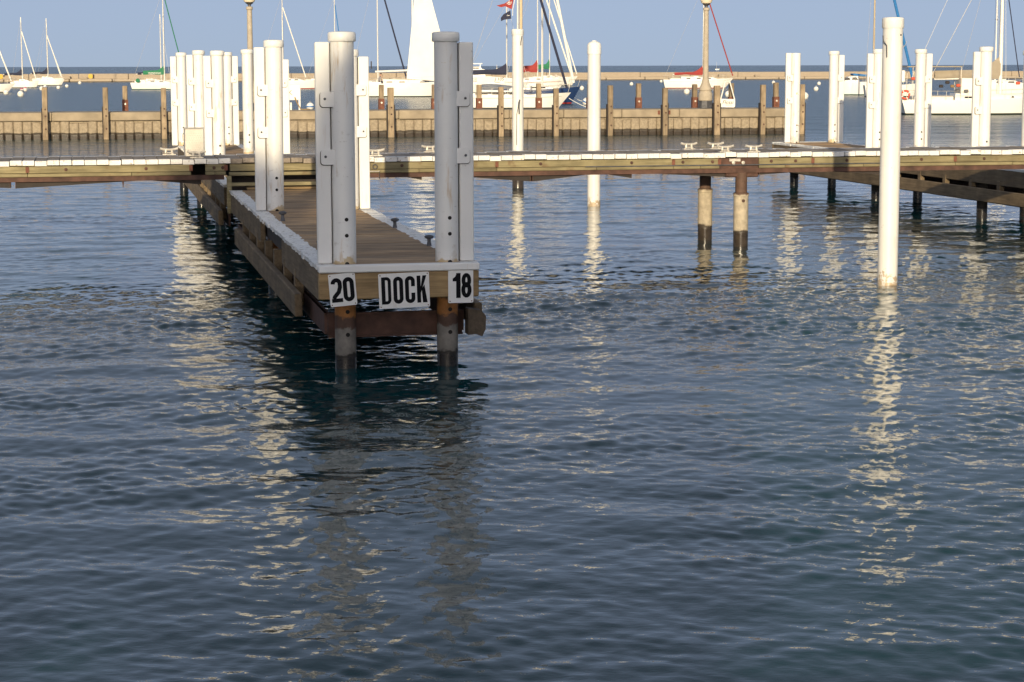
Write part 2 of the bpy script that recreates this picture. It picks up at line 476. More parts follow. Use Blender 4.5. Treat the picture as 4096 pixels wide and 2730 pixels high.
def build_water():
    rng = np.random.default_rng(11)
    rs = [3.0]
    while rs[-1] < 9: rs.append(rs[-1]*1.02)
    while rs[-1] < 62: rs.append(rs[-1]*1.0027)
    while rs[-1] < 160: rs.append(rs[-1]*1.009)
    while rs[-1] < 40000: rs.append(rs[-1]*1.05)
    rs = np.array(rs)
    inner = np.radians(np.linspace(-18, 18, 760))
    left = np.radians(np.linspace(-80, -18, 40))[:-1]
    ang = np.concatenate([left, inner, -left[::-1]])
    dth = np.gradient(ang)
    R, A = np.meshgrid(rs, ang, indexing='ij')
    X = R*np.sin(A); Y = R*np.cos(A)
    step_r = np.gradient(rs)[:, None]*np.ones_like(A)
    step_a = R*dth[None, :]
    nw = 72
    lam = np.exp(np.linspace(np.log(0.10), np.log(4.0), nw))
    wgt = np.exp(-0.5*((np.log(lam)-np.log(0.21))/0.62)**2) + 0.34*np.exp(-0.5*((np.log(lam)-np.log(1.25))/0.45)**2)
    slope = wgt/np.sqrt((wgt**2).sum()/2)*0.108
    th = np.radians(98) + rng.normal(0, np.radians(46), nw)
    th[lam < 0.45] = np.radians(96) + rng.uniform(-np.radians(80), np.radians(80), (lam < 0.45).sum())
    th[lam > 1.2] = np.radians(100) + rng.normal(0, np.radians(22), (lam > 1.2).sum())
    ph = rng.uniform(0, 2*np.pi, nw)
    # gust patches: a rougher band ~29 m out, calmer water in the lee beyond it
    gust = 0.85 + 0.25*np.sin(X*0.31+1.3)*np.sin(Y*0.23+0.6) + 0.85*np.exp(-((Y-28.5-0.12*X)/3.2)**2) - 0.22*np.exp(-((Y-40)/7.0)**2)
    pt = np.zeros_like(R)
    for i in range(14):                                   # irregular patches of livelier and calmer ripples
        a = rng.uniform(0, np.pi); kk = 2*np.pi/np.exp(rng.uniform(np.log(1.6), np.log(11)))
        pt += np.sin(kk*(np.cos(a)*X*0.7+np.sin(a)*Y)+rng.uniform(0, 6.28))
    gust = gust*np.clip(1.0+0.13*pt, 0.62, 1.6)
    H = np.zeros_like(R); lost = np.zeros_like(R)
    for i in range(nw):
        k = 2*np.pi/lam[i]; kx = k*np.cos(th[i]); ky = k*np.sin(th[i])
        w = np.clip((lam[i]/np.maximum(step_r*abs(np.sin(th[i])), step_a*abs(np.cos(th[i])))-2.2)/1.6, 0, 1)
        g = gust if lam[i] < 0.9 else 1.0
        H += w*g*(slope[i]/k)*np.sin(kx*X+ky*Y+ph[i])
        lost += (1-w)*slope[i]**2
    coarse = np.clip(np.sqrt(lost/(slope**2).sum()), 0, 1)
    nr, na = R.shape
    me = bpy.data.meshes.new("water")
    co = np.stack([X, Y, H], -1).reshape(-1, 3).astype(np.float32)
    idx = np.arange(nr*na).reshape(nr, na)
    q = np.stack([idx[:-1, :-1], idx[:-1, 1:], idx[1:, 1:], idx[1:, :-1]], -1).reshape(-1, 4)[:, ::-1]
    me.vertices.add(len(co)); me.vertices.foreach_set("co", co.ravel())
    me.loops.add(q.size); me.loops.foreach_set("vertex_index", q.ravel().astype(np.int32))
    me.polygons.add(len(q)); me.polygons.foreach_set("loop_start", np.arange(0, q.size, 4, dtype=np.int32))
    me.polygons.foreach_set("use_smooth", np.ones(len(q), dtype=bool))
    me.update(calc_edges=True)
    a = me.attributes.new("coarse", 'FLOAT', 'POINT'); a.data.foreach_set("value", coarse.ravel().astype(np.float32))
    ow = np.clip((R-58)/60, 0, 1); ow = ow*ow*(3-2*ow)
    a = me.attributes.new("open_water", 'FLOAT', 'POINT'); a.data.foreach_set("value", ow.ravel().astype(np.float32))
    me.materials.append(water_material())
    return tag(link("water", me), kind="structure")
build_water()

# ------------------------------------------------------------------ the shore behind the viewer
qb = MB(); qb.box(-160, 160, -140, 2.2, -3, 1.70)
tag(qb.build("quay", M['quay']), kind="structure")
gb = MB(); gb.box(-160, 160, -140, -9, 1.5, 1.76)
tag(gb.build("lawn", M['grass']), kind="structure")

# ------------------------------------------------------------------ the docks (u = along the walkway to the right, v = away from the viewer)
TH = math.radians(11.6)
CU, SU = math.cos(TH), math.sin(TH)
_c = at_z(1275, 1068, 1.19)
OX, OY = _c.x, _c.y
DECK, WALK = 1.195, 1.76
WV0, WV1 = 14.45, 16.15            # near and far edge of the walkway
def UV(u, v, z=0.0):
    return Vector((OX + u*CU - v*SU, OY + u*SU + v*CU, z))
def u_px(px, v, z=1.7):
    k = (px-CX)/FPX
    cp, sp = math.cos(PITCH), math.sin(PITCH)
    return (k*((OY+v*CU)*cp + (CAM_H-z)*sp) - OX + v*SU)/(CU - k*SU*cp)

def plank_mesh(name, L, W, T, end, mats, along='u', rough=0.0, seed=0, ends=(True, True)):
    """a deck plank with painted ends; top at z = 0"""
    rnd = random.Random(seed)
    mb = MB()
    b = 0.006
    cuts = [0, end if ends[0] else 0.02, L-(end if ends[1] else 0.02), L]
    cuts = [0.0] + [c + rnd.uniform(-0.012, 0.012) for c in cuts[1:3]] + [L]
    prof = [(b, 0), (W-b, 0), (W, -b), (W, -T), (0, -T), (0, -b)]
    n = len(prof)
    rings = []
    for i, x in enumerate(cuts):
        ring = []
        for j, (w, z) in enumerate(prof):
            xx = x
            if i in (0, 3): xx += rnd.uniform(-rough, rough)
            ring.append((xx, w, z) if along == 'u' else (w, xx, z))
        rings.append(ring)
    vs = [p for r in rings for p in r]
    for s in range(3):
        mi = 1 if (s == 0 and ends[0]) or (s == 2 and ends[1]) else 0
        mb.add([], [], 0)
        if s == 0:
            base = len(mb.v); mb.v += vs
        for j in range(n):
            q = (j+1) % n
            mb.f.append((base+s*n+j, base+s*n+q, base+(s+1)*n+q, base+(s+1)*n+j)); mb.m.append(mi)
    mb.f.append(tuple(base+j for j in range(n))); mb.m.append(1 if ends[0] else 0)
    mb.f.append(tuple(base+3*n+j for j in range(n))); mb.m.append(1 if ends[1] else 0)
    return mb.mesh(name, mats)

FW = 1.81                               # finger dock width
def finger(label, u0, v0, v1, near=False, group=None):
    L = v1-v0
    t = thing("finger_dock", label, "dock", UV(u0, v0, 0), TH, group)
    rnd = random.Random(int(u0*10+v0))
    # deck planks lie across the dock, their ends painted white
    pitch = 0.188
    n = int((L-0.10)/pitch)
    if near:
        var = [plank_mesh("plank", FW+0.03, pitch-0.007, 0.05, 0.21, [M['deck_u'], M['edge_paint']], 'u', 0.012, s) for s in range(7)]
        for i in range(n):
            o = link("plank", rnd.choice(var), t, (-0.015+rnd.uniform(-0.014, 0.014), 0.10+i*pitch, DECK+rnd.uniform(-0.006, 0.003)))
            o.rotation_euler = (0, 0, rnd.uniform(-0.002, 0.002))
    else:
        mb = MB()
        for i in range(n):
            y = 0.10+i*pitch; j = rnd.uniform(-0.012, 0.012); dz = rnd.uniform(-0.005, 0.003)
            for a, b, mi in ((0, 0.21, 1), (0.21, FW-0.21, 0), (FW-0.21, FW, 1)):
                mb.box(a+j, b+j, y, y+pitch-0.008, DECK-0.05+dz, DECK+dz, mi)
        tag(mb.build("deck_boards", [M['deck_u'], M['edge_paint2']], t), kind="stuff")
    # white board across the outer end, timber end beam under it
    if near:
        MB().bbox(-0.005, FW+0.005, -0.035, 0.095, DECK-0.078, DECK+0.006, 0.012).build("edge_board", M['board'], t)
        MB().bbox(0.0, FW+0.002, 0.0, 0.11, 0.815, DECK-0.080, 0.012).build("end_beam", M['timber'], t)
        segs_l = [(0.115, 4.5), (7.9, L-0.1)]
        segs_r = [(0.115, 5.2), (5.22, L-0.1)]
    else:
        MB().bbox(0.0, FW, L-0.09, L+0.01, 0.82, DECK-0.055, 0.01).build("end_beam", M['timber'], t)
        MB().bbox(-0.005, FW+0.005, L-0.08, L+0.03, DECK-0.05, DECK+0.006, 0.01).build("edge_board", M['board'], t)
        segs_l = [(0.05, L*0.48), (L*0.48+0.02, L-0.1)]; segs_r = list(segs_l)
    for (a, b) in segs_l:
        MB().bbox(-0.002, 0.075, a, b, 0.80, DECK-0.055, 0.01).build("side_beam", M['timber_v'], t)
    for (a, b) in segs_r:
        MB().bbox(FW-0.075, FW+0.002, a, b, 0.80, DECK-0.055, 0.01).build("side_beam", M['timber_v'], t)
    # inner stringers carry the deck
    for uu in (0.14, FW/2, FW-0.14):
        MB().box(uu-0.045, uu+0.045, 0.12, L-0.12, 0.88, DECK-0.057).build("stringer", M['rust_dark'], t)
    # wales hung lower down, on short blocks
    for side in (0, 1):
        a = 1.75 if (near and side == 0) else (0.35 if near else 0.25)
        b = L-2.4 if near else L-0.4
        x0, x1 = (-0.105, -0.012) if side == 0 else (FW+0.012, FW+0.105)
        mids = [a, a+(b-a)*0.52, b]
        for k in range(2):
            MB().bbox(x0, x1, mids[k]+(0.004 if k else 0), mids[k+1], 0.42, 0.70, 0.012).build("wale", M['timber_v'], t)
        xa, xb = (-0.010, 0.10) if side == 0 else (FW-0.10, FW+0.010)
        y = a+0.9
        while y < b-0.3:
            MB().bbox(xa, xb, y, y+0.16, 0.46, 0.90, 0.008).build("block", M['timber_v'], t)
            y += 1.45
        # steel channel along the side
        sx = 0.105 if side == 0 else FW-0.105
        ch = MB(); ch.box(sx-0.004 if side == 0 else sx-0.03, sx+0.03 if side == 0 else sx+0.004, 0.42, L-0.3, 0.38, 0.62)
        ch.box(sx-0.06 if side else sx, sx if side else sx+0.06, 0.42, L-0.3, 0.595, 0.62)
        ch.build("side_channel", M['rust'], t)
    return t

near_finger = finger("brown finger dock in front with number signs on its end beam", 0.0, 0.0, WV0-0.02, True)
# steel cross channels under the near finger
for yy in (0.42, 9.2):
    c = MB(); c.box(0.14, FW-0.12, yy, yy+0.02, 0.34, 0.62); c.box(0.14, FW-0.12, yy-0.05, yy, 0.34, 0.36); c.box(0.14, FW-0.12, yy-0.05, yy, 0.60, 0.62)
    c.build("cross_channel", M['rust'], near_finger)
# chewed timber end on the outer right corner
ch = MB(); ch.prism([(FW-0.10, 0.66), (FW+0.05, 0.64), (FW+0.105, 0.57), (FW+0.10, 0.42), (FW+0.06, 0.34), (FW-0.02, 0.37), (FW-0.10, 0.36)], 'y', 0.12, 0.34)
ch.build("worn_block", M['timber_dark'], near_finger)
far_left_finger = finger("far finger dock beyond the walkway, at left behind the white post cluster", 0.0, WV1+0.02, 36.4, False, "finger docks beyond the walkway")
RU = 16.85
far_right_finger = finger("far finger dock beyond the walkway, at right behind the tall free pole", RU, WV1+0.02, 34.0, False, "finger docks beyond the walkway")

# small mooring bitts on the near finger
bitt = MB(); bitt.lathe([(0.035, 0), (0.030, 0.02), (0.022, 0.06), (0.024, 0.09), (0.055, 0.105), (0.06, 0.125), (0.03, 0.14)], n=12)
bitt_me = bitt.mesh("mooring_bitt", M['iron'], True)
for (uu, vv, lab) in ((1.62, 2.3, "small iron mooring bitt on right edge, nearest the front post"),
                      (1.62, 5.2, "small iron mooring bitt on right edge, farther from the front post"),
                      (0.24, 1.9, "small iron mooring bitt on left edge, half behind the front left post"),
                      (0.24, 6.9, "small iron mooring bitt on left edge, near the middle left post")):
    o = link("mooring_bitt", bitt_me, None, UV(uu, vv, DECK-0.004), TH)
    tag(o, lab, "bitt", "mooring bitts on the near finger dock")

# ------------------------------------------------------------------ the walkway
walk = thing("walkway_dock", "long wooden walkway dock with white plank ends crossing the whole view", "dock", UV(0, WV0, 0), TH)
PITCHW = 0.2135
u_a, u_b = -9.0, 27.0
wv = [plank_mesh("plank", WV1-WV0, PITCHW-0.010, 0.085, 0.20, [M['deck_across'], M['edge_paint2']], 'v', 0.010, 50+s) for s in range(6)]
wv_b = [plank_mesh("plank", WV1-WV0, PITCHW-0.010, 0.085, 0.20, [M['deck_across'], M['edge_paint2']], 'v', 0.008, 80+s, (False, True)) for s in range(3)]
rnd = random.Random(3)
i = 0; u = u_a
while u < u_b:
    bare = -0.15 < u < FW-0.05
    lift = rnd.choice([0, 0, 0.004, 0.006, -0.008, 0.014]) + rnd.uniform(-0.002, 0.002)
    o = link("plank", rnd.choice(wv_b if bare else wv), walk, (u, rnd.uniform(-0.012, 0.008), WALK+lift))
    u += PITCHW + (0.006 if rnd.random() < 0.25 else 0.0)
# fascia beams in lengths, with gaps at the pile seats
def fascia(pxs):
    us = [u_px(p, WV0) if abs(p) > 60 else p for p in pxs]
    for a, b in zip(us[:-1], us[1:]):
        MB().bbox(a+0.004, b-0.004, 0.022, 0.10, 1.538, 1.662, 0.008).build("fascia_beam", M['treated'], walk)
        mid = a+(b-a)*rnd.uniform(0.35, 0.65)
        for (c, d) in ((a, mid), (mid, b)):
            MB().bbox(c+0.003, d-0.003, 0.012, 0.10, 1.474, 1.532, 0.006).build("lower_fascia", M['treated'], walk)
        MB().box(b-0.03, b+0.03, 0.012, 0.02, 1.55, 1.652).build("joint_strap", M['rust_red'], walk)
        n = max(2, int((b-a)/1.5))
        for k in range(n):
            uu = a+(k+0.5)*(b-a)/n+rnd.uniform(-0.1, 0.1)
            MB().lathe([(0.030, 0.0), (0.030, -0.012), (0.014, -0.014), (0.014, -0.03)], (uu, 0.022, 1.60), 10, axis='y').build("bolt", M['rust'], walk, True)
fascia([-1100, -420, 110, 765])
fascia([822, 905])
fascia([1482, 1990, 2697, 2881])
fascia([3039, 3255, 3825, 4330, 4900])
MB().box(u_a, -0.10, 0.045, 0.12, 1.385, 1.472).build("steel_channel", M['rust'], walk)
MB().box(FW+0.02, u_b, 0.045, 0.12, 1.385, 1.472).build("steel_channel", M['rust'], walk)
MB().box(u_a, u_b, WV1-WV0-0.12, WV1-WV0-0.05, 1.385, 1.662).build("rear_beam", M['rust_dark'], walk)
k = u_a+0.5
while k < u_b:
    MB().box(k, k+0.08, 0.125, WV1-WV0-0.125, 1.42, 1.665).build("joist", M['rust_dark'], walk)
    k += 1.7
# tapered haunches behind the front channel: (deep end px, shallow end px, depth)
for (pa, pb, zl) in ((40, -420, 1.28), (64, 540, 1.27), (800, 610, 1.30), (1680, 1625, 1.33), (2114, 1840, 1.27), (2126, 2330, 1.27), (2517, 2430, 1.31), (2918, 2640, 1.30), (3030, 3160, 1.34), (3560, 3330, 1.30)):
    a, b = u_px(pa, WV0+0.3), u_px(pb, WV0+0.3)
    MB().prism([(a, 1.40), (a, zl), (b, 1.378), (b, 1.40)], 'y', 0.13, 0.42).build("haunch", M['rust_dark'], walk)
    e = 0.012 if a < b else -0.012
    MB().box(min(a, a-e), max(a, a-e), 0.124, 0.43, zl, 1.384).build("end_plate", M['rust'], walk)
# pile seat: bare steel plate, pipe and shackle between the fascia ends
ua, ub = u_px(2881, WV0), u_px(3039, WV0)
MB().box(ua, ub, 0.05, 0.11, 1.474, 1.662).build("seat_plate", M['rust'], walk)
MB().bbox(ua+0.20, ua+0.42, 0.03, 0.05, 1.60, 1.655, 0.004).build("name_plate", M['galv'], walk)
MB().tube([(ua-2.6, 0.008, 1.536), (ub+2.8, 0.008, 1.537)], 0.012).build("conduit", M['iron'], walk, True)
for dx in (0.28, 0.47):
    MB().lathe([(0.032, 0), (0.032, -0.03), (0.012, -0.034)], (ua+dx, 0.05, 1.578), 12, axis='y').build("shackle", M['galv'], walk, True)
# mooring ring hung beside the finger
uh = u_px(1497, WV0)
MB().tube([(uh-0.10, 0.0, 1.50), (uh-0.10, 0.0, 1.36), (uh+0.10, 0.0, 1.36), (uh+0.10, 0.0, 1.50), (uh-0.10, 0.0, 1.50)], 0.014, 6).build("hook_frame", M['galv'], walk, True)
MB().tube([(uh+0.02+0.04*math.cos(a*math.pi/6), 0.0, 1.585+0.04*math.sin(a*math.pi/6)) for a in range(13)], 0.010, 6).build("ring", M['iron'], walk, True)
# joint with the near finger: timber rails over a dark gap
MB().bbox(0.0, FW, 0.03, 0.12, 1.535, 1.662, 0.008).build("joint_rail", M['treated'], walk)
MB().bbox(-0.02, FW+0.01, -0.03, 0.10, 1.455, 1.515, 0.008).build("joint_rail", M['treated'], walk)
MB().bbox(0.02, FW-0.02, -0.03, 0.06, 1.268, 1.332, 0.008).build("joint_rail", M['treated'], walk)
MB().bbox(0.30, FW-0.25, -0.02, 0.30, DECK+0.004, DECK+0.045, 0.006).build("joint_rail", M['timber'], walk)
for uu in (-0.06, FW-0.06):
    MB().bbox(uu, uu+0.085, -0.035, 0.05, 0.78, 1.452, 0.008).build("joint_post", M['treated'], walk)
MB().box(0.05, FW-0.05, 0.55, 0.60, 0.9, 1.66).build("gap_shade", M['rust_dark'], walk)  # dark sheet standing in for the shade under the walkway, behind the rails
# thin icicle of rusty iron under the left span
ui = u_px(492, WV0)
MB().lathe([(0.018, 0), (0.004, -0.13)], (ui, 0.09, 1.39), 8).build("iron_spike", M['rust'], walk, True)
# piles under the walkway
def walk_pile(px, v, ztop, label):
    uu = u_px(px, v, 0.5)
    t = thing("walkway_pile", label, "pile", UV(uu, v, 0), TH, "piles under the walkway")
    MB().lathe([(0.112, 0.98), (0.112, ztop)], n=24).build("steel_pipe", M['pile_walk'], t, True)
    MB().lathe([(0.140, -2.0), (0.140, 0.93), (0.148, 0.94), (0.148, 1.0), (0.118, 1.01)], n=24).build("jacket", M['pile_walk'], t, True)
    if v < 15:
        MB().bbox(-0.32, 0.32, -0.06, 0.10, 1.30, 1.384, 0.02).build("pile_head", M['rust'], t)
        MB().lathe([(0.030, 0), (0.030, -0.02), (0.012, -0.022)], (0.0, -0.139, 0.86), 10, axis='y').build("bolt", M['rust'], t, True)
walk_pile(2964, WV0+0.12, 1.385, "brown walkway pile with bright pale jacket and round bolt, front one")
walk_pile(2821, WV1-0.15, 1.42, "dark-topped walkway pile with grey jacket, rear one left of its pair")

# ------------------------------------------------------------------ cleats, locker
cl = MB()
cl.tube([(-0.165, 0, 0.112), (-0.10, 0, 0.094), (0.0, 0, 0.088), (0.10, 0, 0.094), (0.165, 0, 0.112)], 0.021, 8)
for s in (-1, 1): cl.tube([(s*0.085, 0, 0.0), (s*0.060, 0, 0.03), (s*0.052, 0, 0.09)], 0.024, 8)
cl.tube([(-0.055, 0, 0.036), (0.055, 0, 0.036)], 0.014, 6)
cl.box(-0.12, 0.12, -0.045, 0.045, 0.0, 0.014)
cleat_me = cl.mesh("dock_cleat", M['galv'], True)
for (px, v, lab) in ((678, WV1-0.11, "galvanised cleat on the walkway's far edge, left of the tread-plate locker"),
                     (788, WV0+0.13, "galvanised cleat on the walkway's near edge, below the tread-plate locker"),
                     (1504, WV0+0.13, "galvanised cleat just right of the middle white posts"),
                     (1722, WV1-0.11, "galvanised cleat on the far edge beside the front right post"),
                     (2757, WV1-0.11, "far-edge galvanised cleat, left one of the group of four"),
                     (2864, WV1-0.11, "far-edge galvanised cleat, right one of the group of four"),
                     (2902, WV0+0.13, "near-edge galvanised cleat, left one of the group of four"),
                     (3016, WV0+0.13, "near-edge galvanised cleat, right one of the group of four")):
    o = link("dock_cleat", cleat_me, None, UV(u_px(px, v, WALK), v, WALK+0.012), TH + (0.06 if v > 15 else 0))
    o.scale = (1.0, 1.0, 1.1)
    tag(o, lab, "cleat", "cleats on the walkway")
lk = thing("dock_locker", "grey tread-plate aluminium locker standing before the left posts", "locker", UV(u_px(779, WV0+0.42, WALK), WV0+0.42, WALK+0.012), TH+0.03)
MB().bbox(-0.175, 0.175, -0.11, 0.11, 0.02, 0.52, 0.012).build("body", M['alu'], lk)
MB().bbox(-0.183, 0.183, -0.118, 0.118, 0.521, 0.535, 0.004).build("lid", M['alu'], lk)
dots = MB()
for ix in range(8):
    for iz in range(11):
        dots.sphere((-0.14+ix*0.04+(0.01 if iz % 2 else -0.01), -0.111, 0.06+iz*0.042), 0.0085, 6)
tag(dots.build("tread_dots", M['alu'], lk, True), kind="stuff")
MB().bbox(-0.20, -0.178, -0.05, 0.05, 0.30, 0.42, 0.004).build("latch", M['galv'], lk)

# ------------------------------------------------------------------ white mooring posts
PR = 0.132
def rounded_tab(w, h, r, side):
    """plate outline: square at the pipe side, rounded outside corners"""
    pts = [(0, -h/2), (0, h/2)]
    for a in range(0, 5): pts.append((w-r+r*math.sin(a*math.pi/8), h/2-r+r*math.cos(a*math.pi/8)))
    for a in range(0, 5): pts.append((w-r+r*math.cos(a*math.pi/8), -h/2+r-r*math.sin(a*math.pi/8)))
    return [(side*x, z) for x, z in pts]
def mooring_post(u, v, side, label, top=3.78, base=DECK, cap=True, pile='pile', holes=(0.505, 0.325), hole_r=0.022, zs=None, lean=0.0, cap_h=0.11):
    t = thing("mooring_post", label, "post", UV(u, v, 0), TH, "white mooring posts with fender boards")
    t.rotation_euler = (0, lean, TH)
    MB().lathe([(PR-0.012, -2.0), (PR-0.012, base-0.03)], n=28).build("pile", M[pile], t, True)
    sl = MB(); sl.lathe([(PR, base+0.001), (PR, top-0.02 if cap else top), (PR-0.02, top-0.015 if cap else top+0.004)], n=36)
    sl.build("sleeve", M['white'], t, True)
    if cap:
        R = PR+0.024
        c = MB(); c.lathe([(PR+0.004, top-cap_h), (R-0.006, top-cap_h), (R, top-cap_h+0.008), (R, top-0.022), (R-0.012, top-0.006), (R-0.05, top), (0.01, top+0.004)], n=36)
        c.build("cap", M['white_clean'], t, True)
    if pile == 'pile':
        for hz in (0.66, 0.40):
            h = MB(); h.lathe([(0.024, 0.03), (0.024, 0.0)], (0.012, -PR+0.0105, hz), 14, axis='y'); h.build("bolt_hole", M['hole'], t, True)
    # bolt holes through the sleeve, seen from in front
    for hz in holes:
        h = MB(); yy = -PR-0.0015
        h.lathe([(hole_r, 0.03), (hole_r, 0.0), (hole_r*0.98, -0.001)], (0.012, yy+0.002, base+hz), 14, axis='y')
        h.build("bolt_hole", M['hole'], t, True)
    h = MB(); h.lathe([(0.026, 0.03), (0.026, 0.0)], (0.012, -PR-0.001, base+0.004), 14, axis='y'); h.build("bolt_hole", M['hole'], t, True)
    if side:
        x0 = side*(PR+0.012); x1 = side*(PR+0.012+0.162)
        bt = top-0.115 if cap else top+0.004
        MB().bbox(min(x0, x1), max(x0, x1), -0.045, 0.035, base+0.005, bt, 0.012).build("fender_board", M['board'], t)
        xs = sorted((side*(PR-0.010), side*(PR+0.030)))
        MB().box(xs[0], xs[1], 0.0, 0.02, base+0.006, bt-0.01).build("seam_shade", M['rust_dark'], t)  # dark strip standing in for the shadow in the seam beside the sleeve
        for hz in (zs or (1.84, 1.20)):
            zz = base+hz
            poly = rounded_tab(0.20, 0.170, 0.035, side)
            b = MB(); b.prism([(side*(PR-0.075)+x, zz+z) for x, z in poly], 'y', -0.078, -0.050)
            br = b.build("bracket", M['board'], t)
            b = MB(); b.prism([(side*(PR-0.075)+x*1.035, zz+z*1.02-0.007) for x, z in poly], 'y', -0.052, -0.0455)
            b.build("bracket_shade", M['rust_dark'], br)  # dark plate drawing a shadow line along the bracket's lower and outer edges
            MB().lathe([(0.015, 0), (0.015, -0.008), (0.007, -0.012)], (side*(PR+0.075), -0.078, zz+0.005), 10, axis='y').build("bolt", M['iron'], br, True)
    return t
def post_px(px, v): return u_px(px, v, 2.4)
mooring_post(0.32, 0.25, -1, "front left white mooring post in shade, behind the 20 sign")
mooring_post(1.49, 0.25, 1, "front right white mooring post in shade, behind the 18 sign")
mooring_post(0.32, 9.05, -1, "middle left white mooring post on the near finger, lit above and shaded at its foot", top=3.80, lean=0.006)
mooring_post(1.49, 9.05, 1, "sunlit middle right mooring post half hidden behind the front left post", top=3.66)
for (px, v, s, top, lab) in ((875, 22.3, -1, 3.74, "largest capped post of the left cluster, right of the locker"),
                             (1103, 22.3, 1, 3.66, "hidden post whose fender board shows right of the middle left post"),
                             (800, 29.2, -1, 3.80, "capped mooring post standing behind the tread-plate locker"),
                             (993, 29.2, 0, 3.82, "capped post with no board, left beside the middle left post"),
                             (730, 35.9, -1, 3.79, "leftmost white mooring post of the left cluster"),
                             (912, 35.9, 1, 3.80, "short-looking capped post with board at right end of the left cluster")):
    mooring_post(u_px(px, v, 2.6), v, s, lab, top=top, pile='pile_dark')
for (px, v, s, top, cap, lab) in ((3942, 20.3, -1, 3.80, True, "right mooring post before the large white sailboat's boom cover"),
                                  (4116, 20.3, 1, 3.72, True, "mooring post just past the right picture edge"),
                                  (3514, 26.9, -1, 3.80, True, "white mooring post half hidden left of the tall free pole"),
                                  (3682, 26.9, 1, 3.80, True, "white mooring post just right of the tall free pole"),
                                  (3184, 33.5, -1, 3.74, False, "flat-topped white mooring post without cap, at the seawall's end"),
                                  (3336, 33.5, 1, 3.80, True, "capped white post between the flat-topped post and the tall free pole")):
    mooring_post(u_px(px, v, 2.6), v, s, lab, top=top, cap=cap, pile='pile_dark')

# ------------------------------------------------------------------ free-standing poles
def free_pole(px, py, r, ztop, dome, label, extra=None):
    p = at_z(px, py, 0.0)
    t = thing("mooring_pole", label, "pole", p, 0.0, "tall white poles standing in the water")
    MB().lathe([(r, -2.5), (r, ztop-0.05)], n=40).build("sleeve", M['free_pole'], t, True)
    R = r+0.014
    if dome:
        prof = [(r+0.002, ztop-0.30), (R, ztop-0.295), (R, ztop-0.10), (R*0.93, ztop-0.05), (R*0.75, ztop-0.015), (R*0.45, ztop+0.006), (0.06, ztop+0.012), (0.05, ztop+0.03), (0.005, ztop+0.032)]
    else:
        prof = [(r+0.002, ztop-0.165), (R-0.004, ztop-0.165), (R, ztop-0.158), (R, ztop-0.025), (R-0.015, ztop-0.006), (R-0.05, ztop), (0.01, ztop+0.002)]
    MB().lathe(prof, n=40).build("cap", M['white_clean'], t, True)
    return t
def z_at(px, py, Y): return at_y(px, py, Y).z
pA = at_z(3549, 1140, 0)
fp1 = free_pole(3549, 1140, 0.154, z_at(3560, 70, pA.y), False, "tall white pole with flat cap and bent hook rising from the water at right")
zt = z_at(3560, 70, pA.y)
MB().tube([(-0.17, -0.10, zt-0.28), (-0.165, -0.12, zt-0.36), (-0.115, -0.13, zt-0.43), (-0.108, -0.125, zt-0.61)], 0.009, 6).build("hook", M['iron'], fp1, True)
MB().tube([(0.15, 0.02, zt-0.47), (0.19, 0.0, zt-0.43), (0.215, 0.0, zt-0.37)], 0.006, 6).build("hook", M['galv'], fp1, True)
MB().lathe([(0.014, 0.02), (0.014, 0.0)], (0.10, -0.125, zt-0.27), 10, axis='y').build("bolt_hole", M['hole'], fp1, True)
pB = at_z(2375, 822, 0)
free_pole(2375, 822, 0.158, z_at(2375, 168, pB.y), True, "white pole with rounded dome cap rising behind the walkway")
pC = at_z(2072, 752, 0)
fp3 = free_pole(2072, 752, 0.158, z_at(2062, 117, pC.y), False, "white pole with a dark cable down its face, below the flags")
zc = z_at(2062, 117, pC.y)
MB().tube([(0.02, -0.170, zc-2.0), (0.0, -0.172, zc-2.2), (-0.03, -0.170, zc-2.35), (-0.035, -0.166, zc-2.9), (-0.035, -0.166, 1.2)], 0.011, 6).build("cable", M['iron'], fp3, True)
MB().tube([(0.05, -0.165, zc-1.95), (0.03, -0.185, zc-2.12), (0.035, -0.185, zc-2.35)], 0.02, 6).build("cable_hook", M['iron'], fp3, True)
MB().tube([(0.115, -0.13, zc-0.20), (0.085, -0.16, zc-0.36), (0.08, -0.16, zc-0.45)], 0.012, 6).build("hook", M['iron'], fp3, True)
MB().lathe([(0.163, -0.5), (0.163, 0.42), (0.150, 0.44)], n=32).build("collar", M['pile_walk'], fp3, True)
# flagstaff standing behind the pole
ff = at_y(2085, 750, pC.y+1.2)
st = thing("flagstaff", "thin tan flagstaff standing behind the white pole with the cable", "flagstaff", (ff.x, ff.y, 0))
MB().tube([(0, 0, -1.0), (0.0, 0, 2.95)], 0.04, 10).build("lower_staff", M['iron'], st, True)
MB().tube([(0, 0, 2.955), (0.0, 0, 6.9)], 0.046, 10).build("upper_staff", M['spar_gold'], st, True)

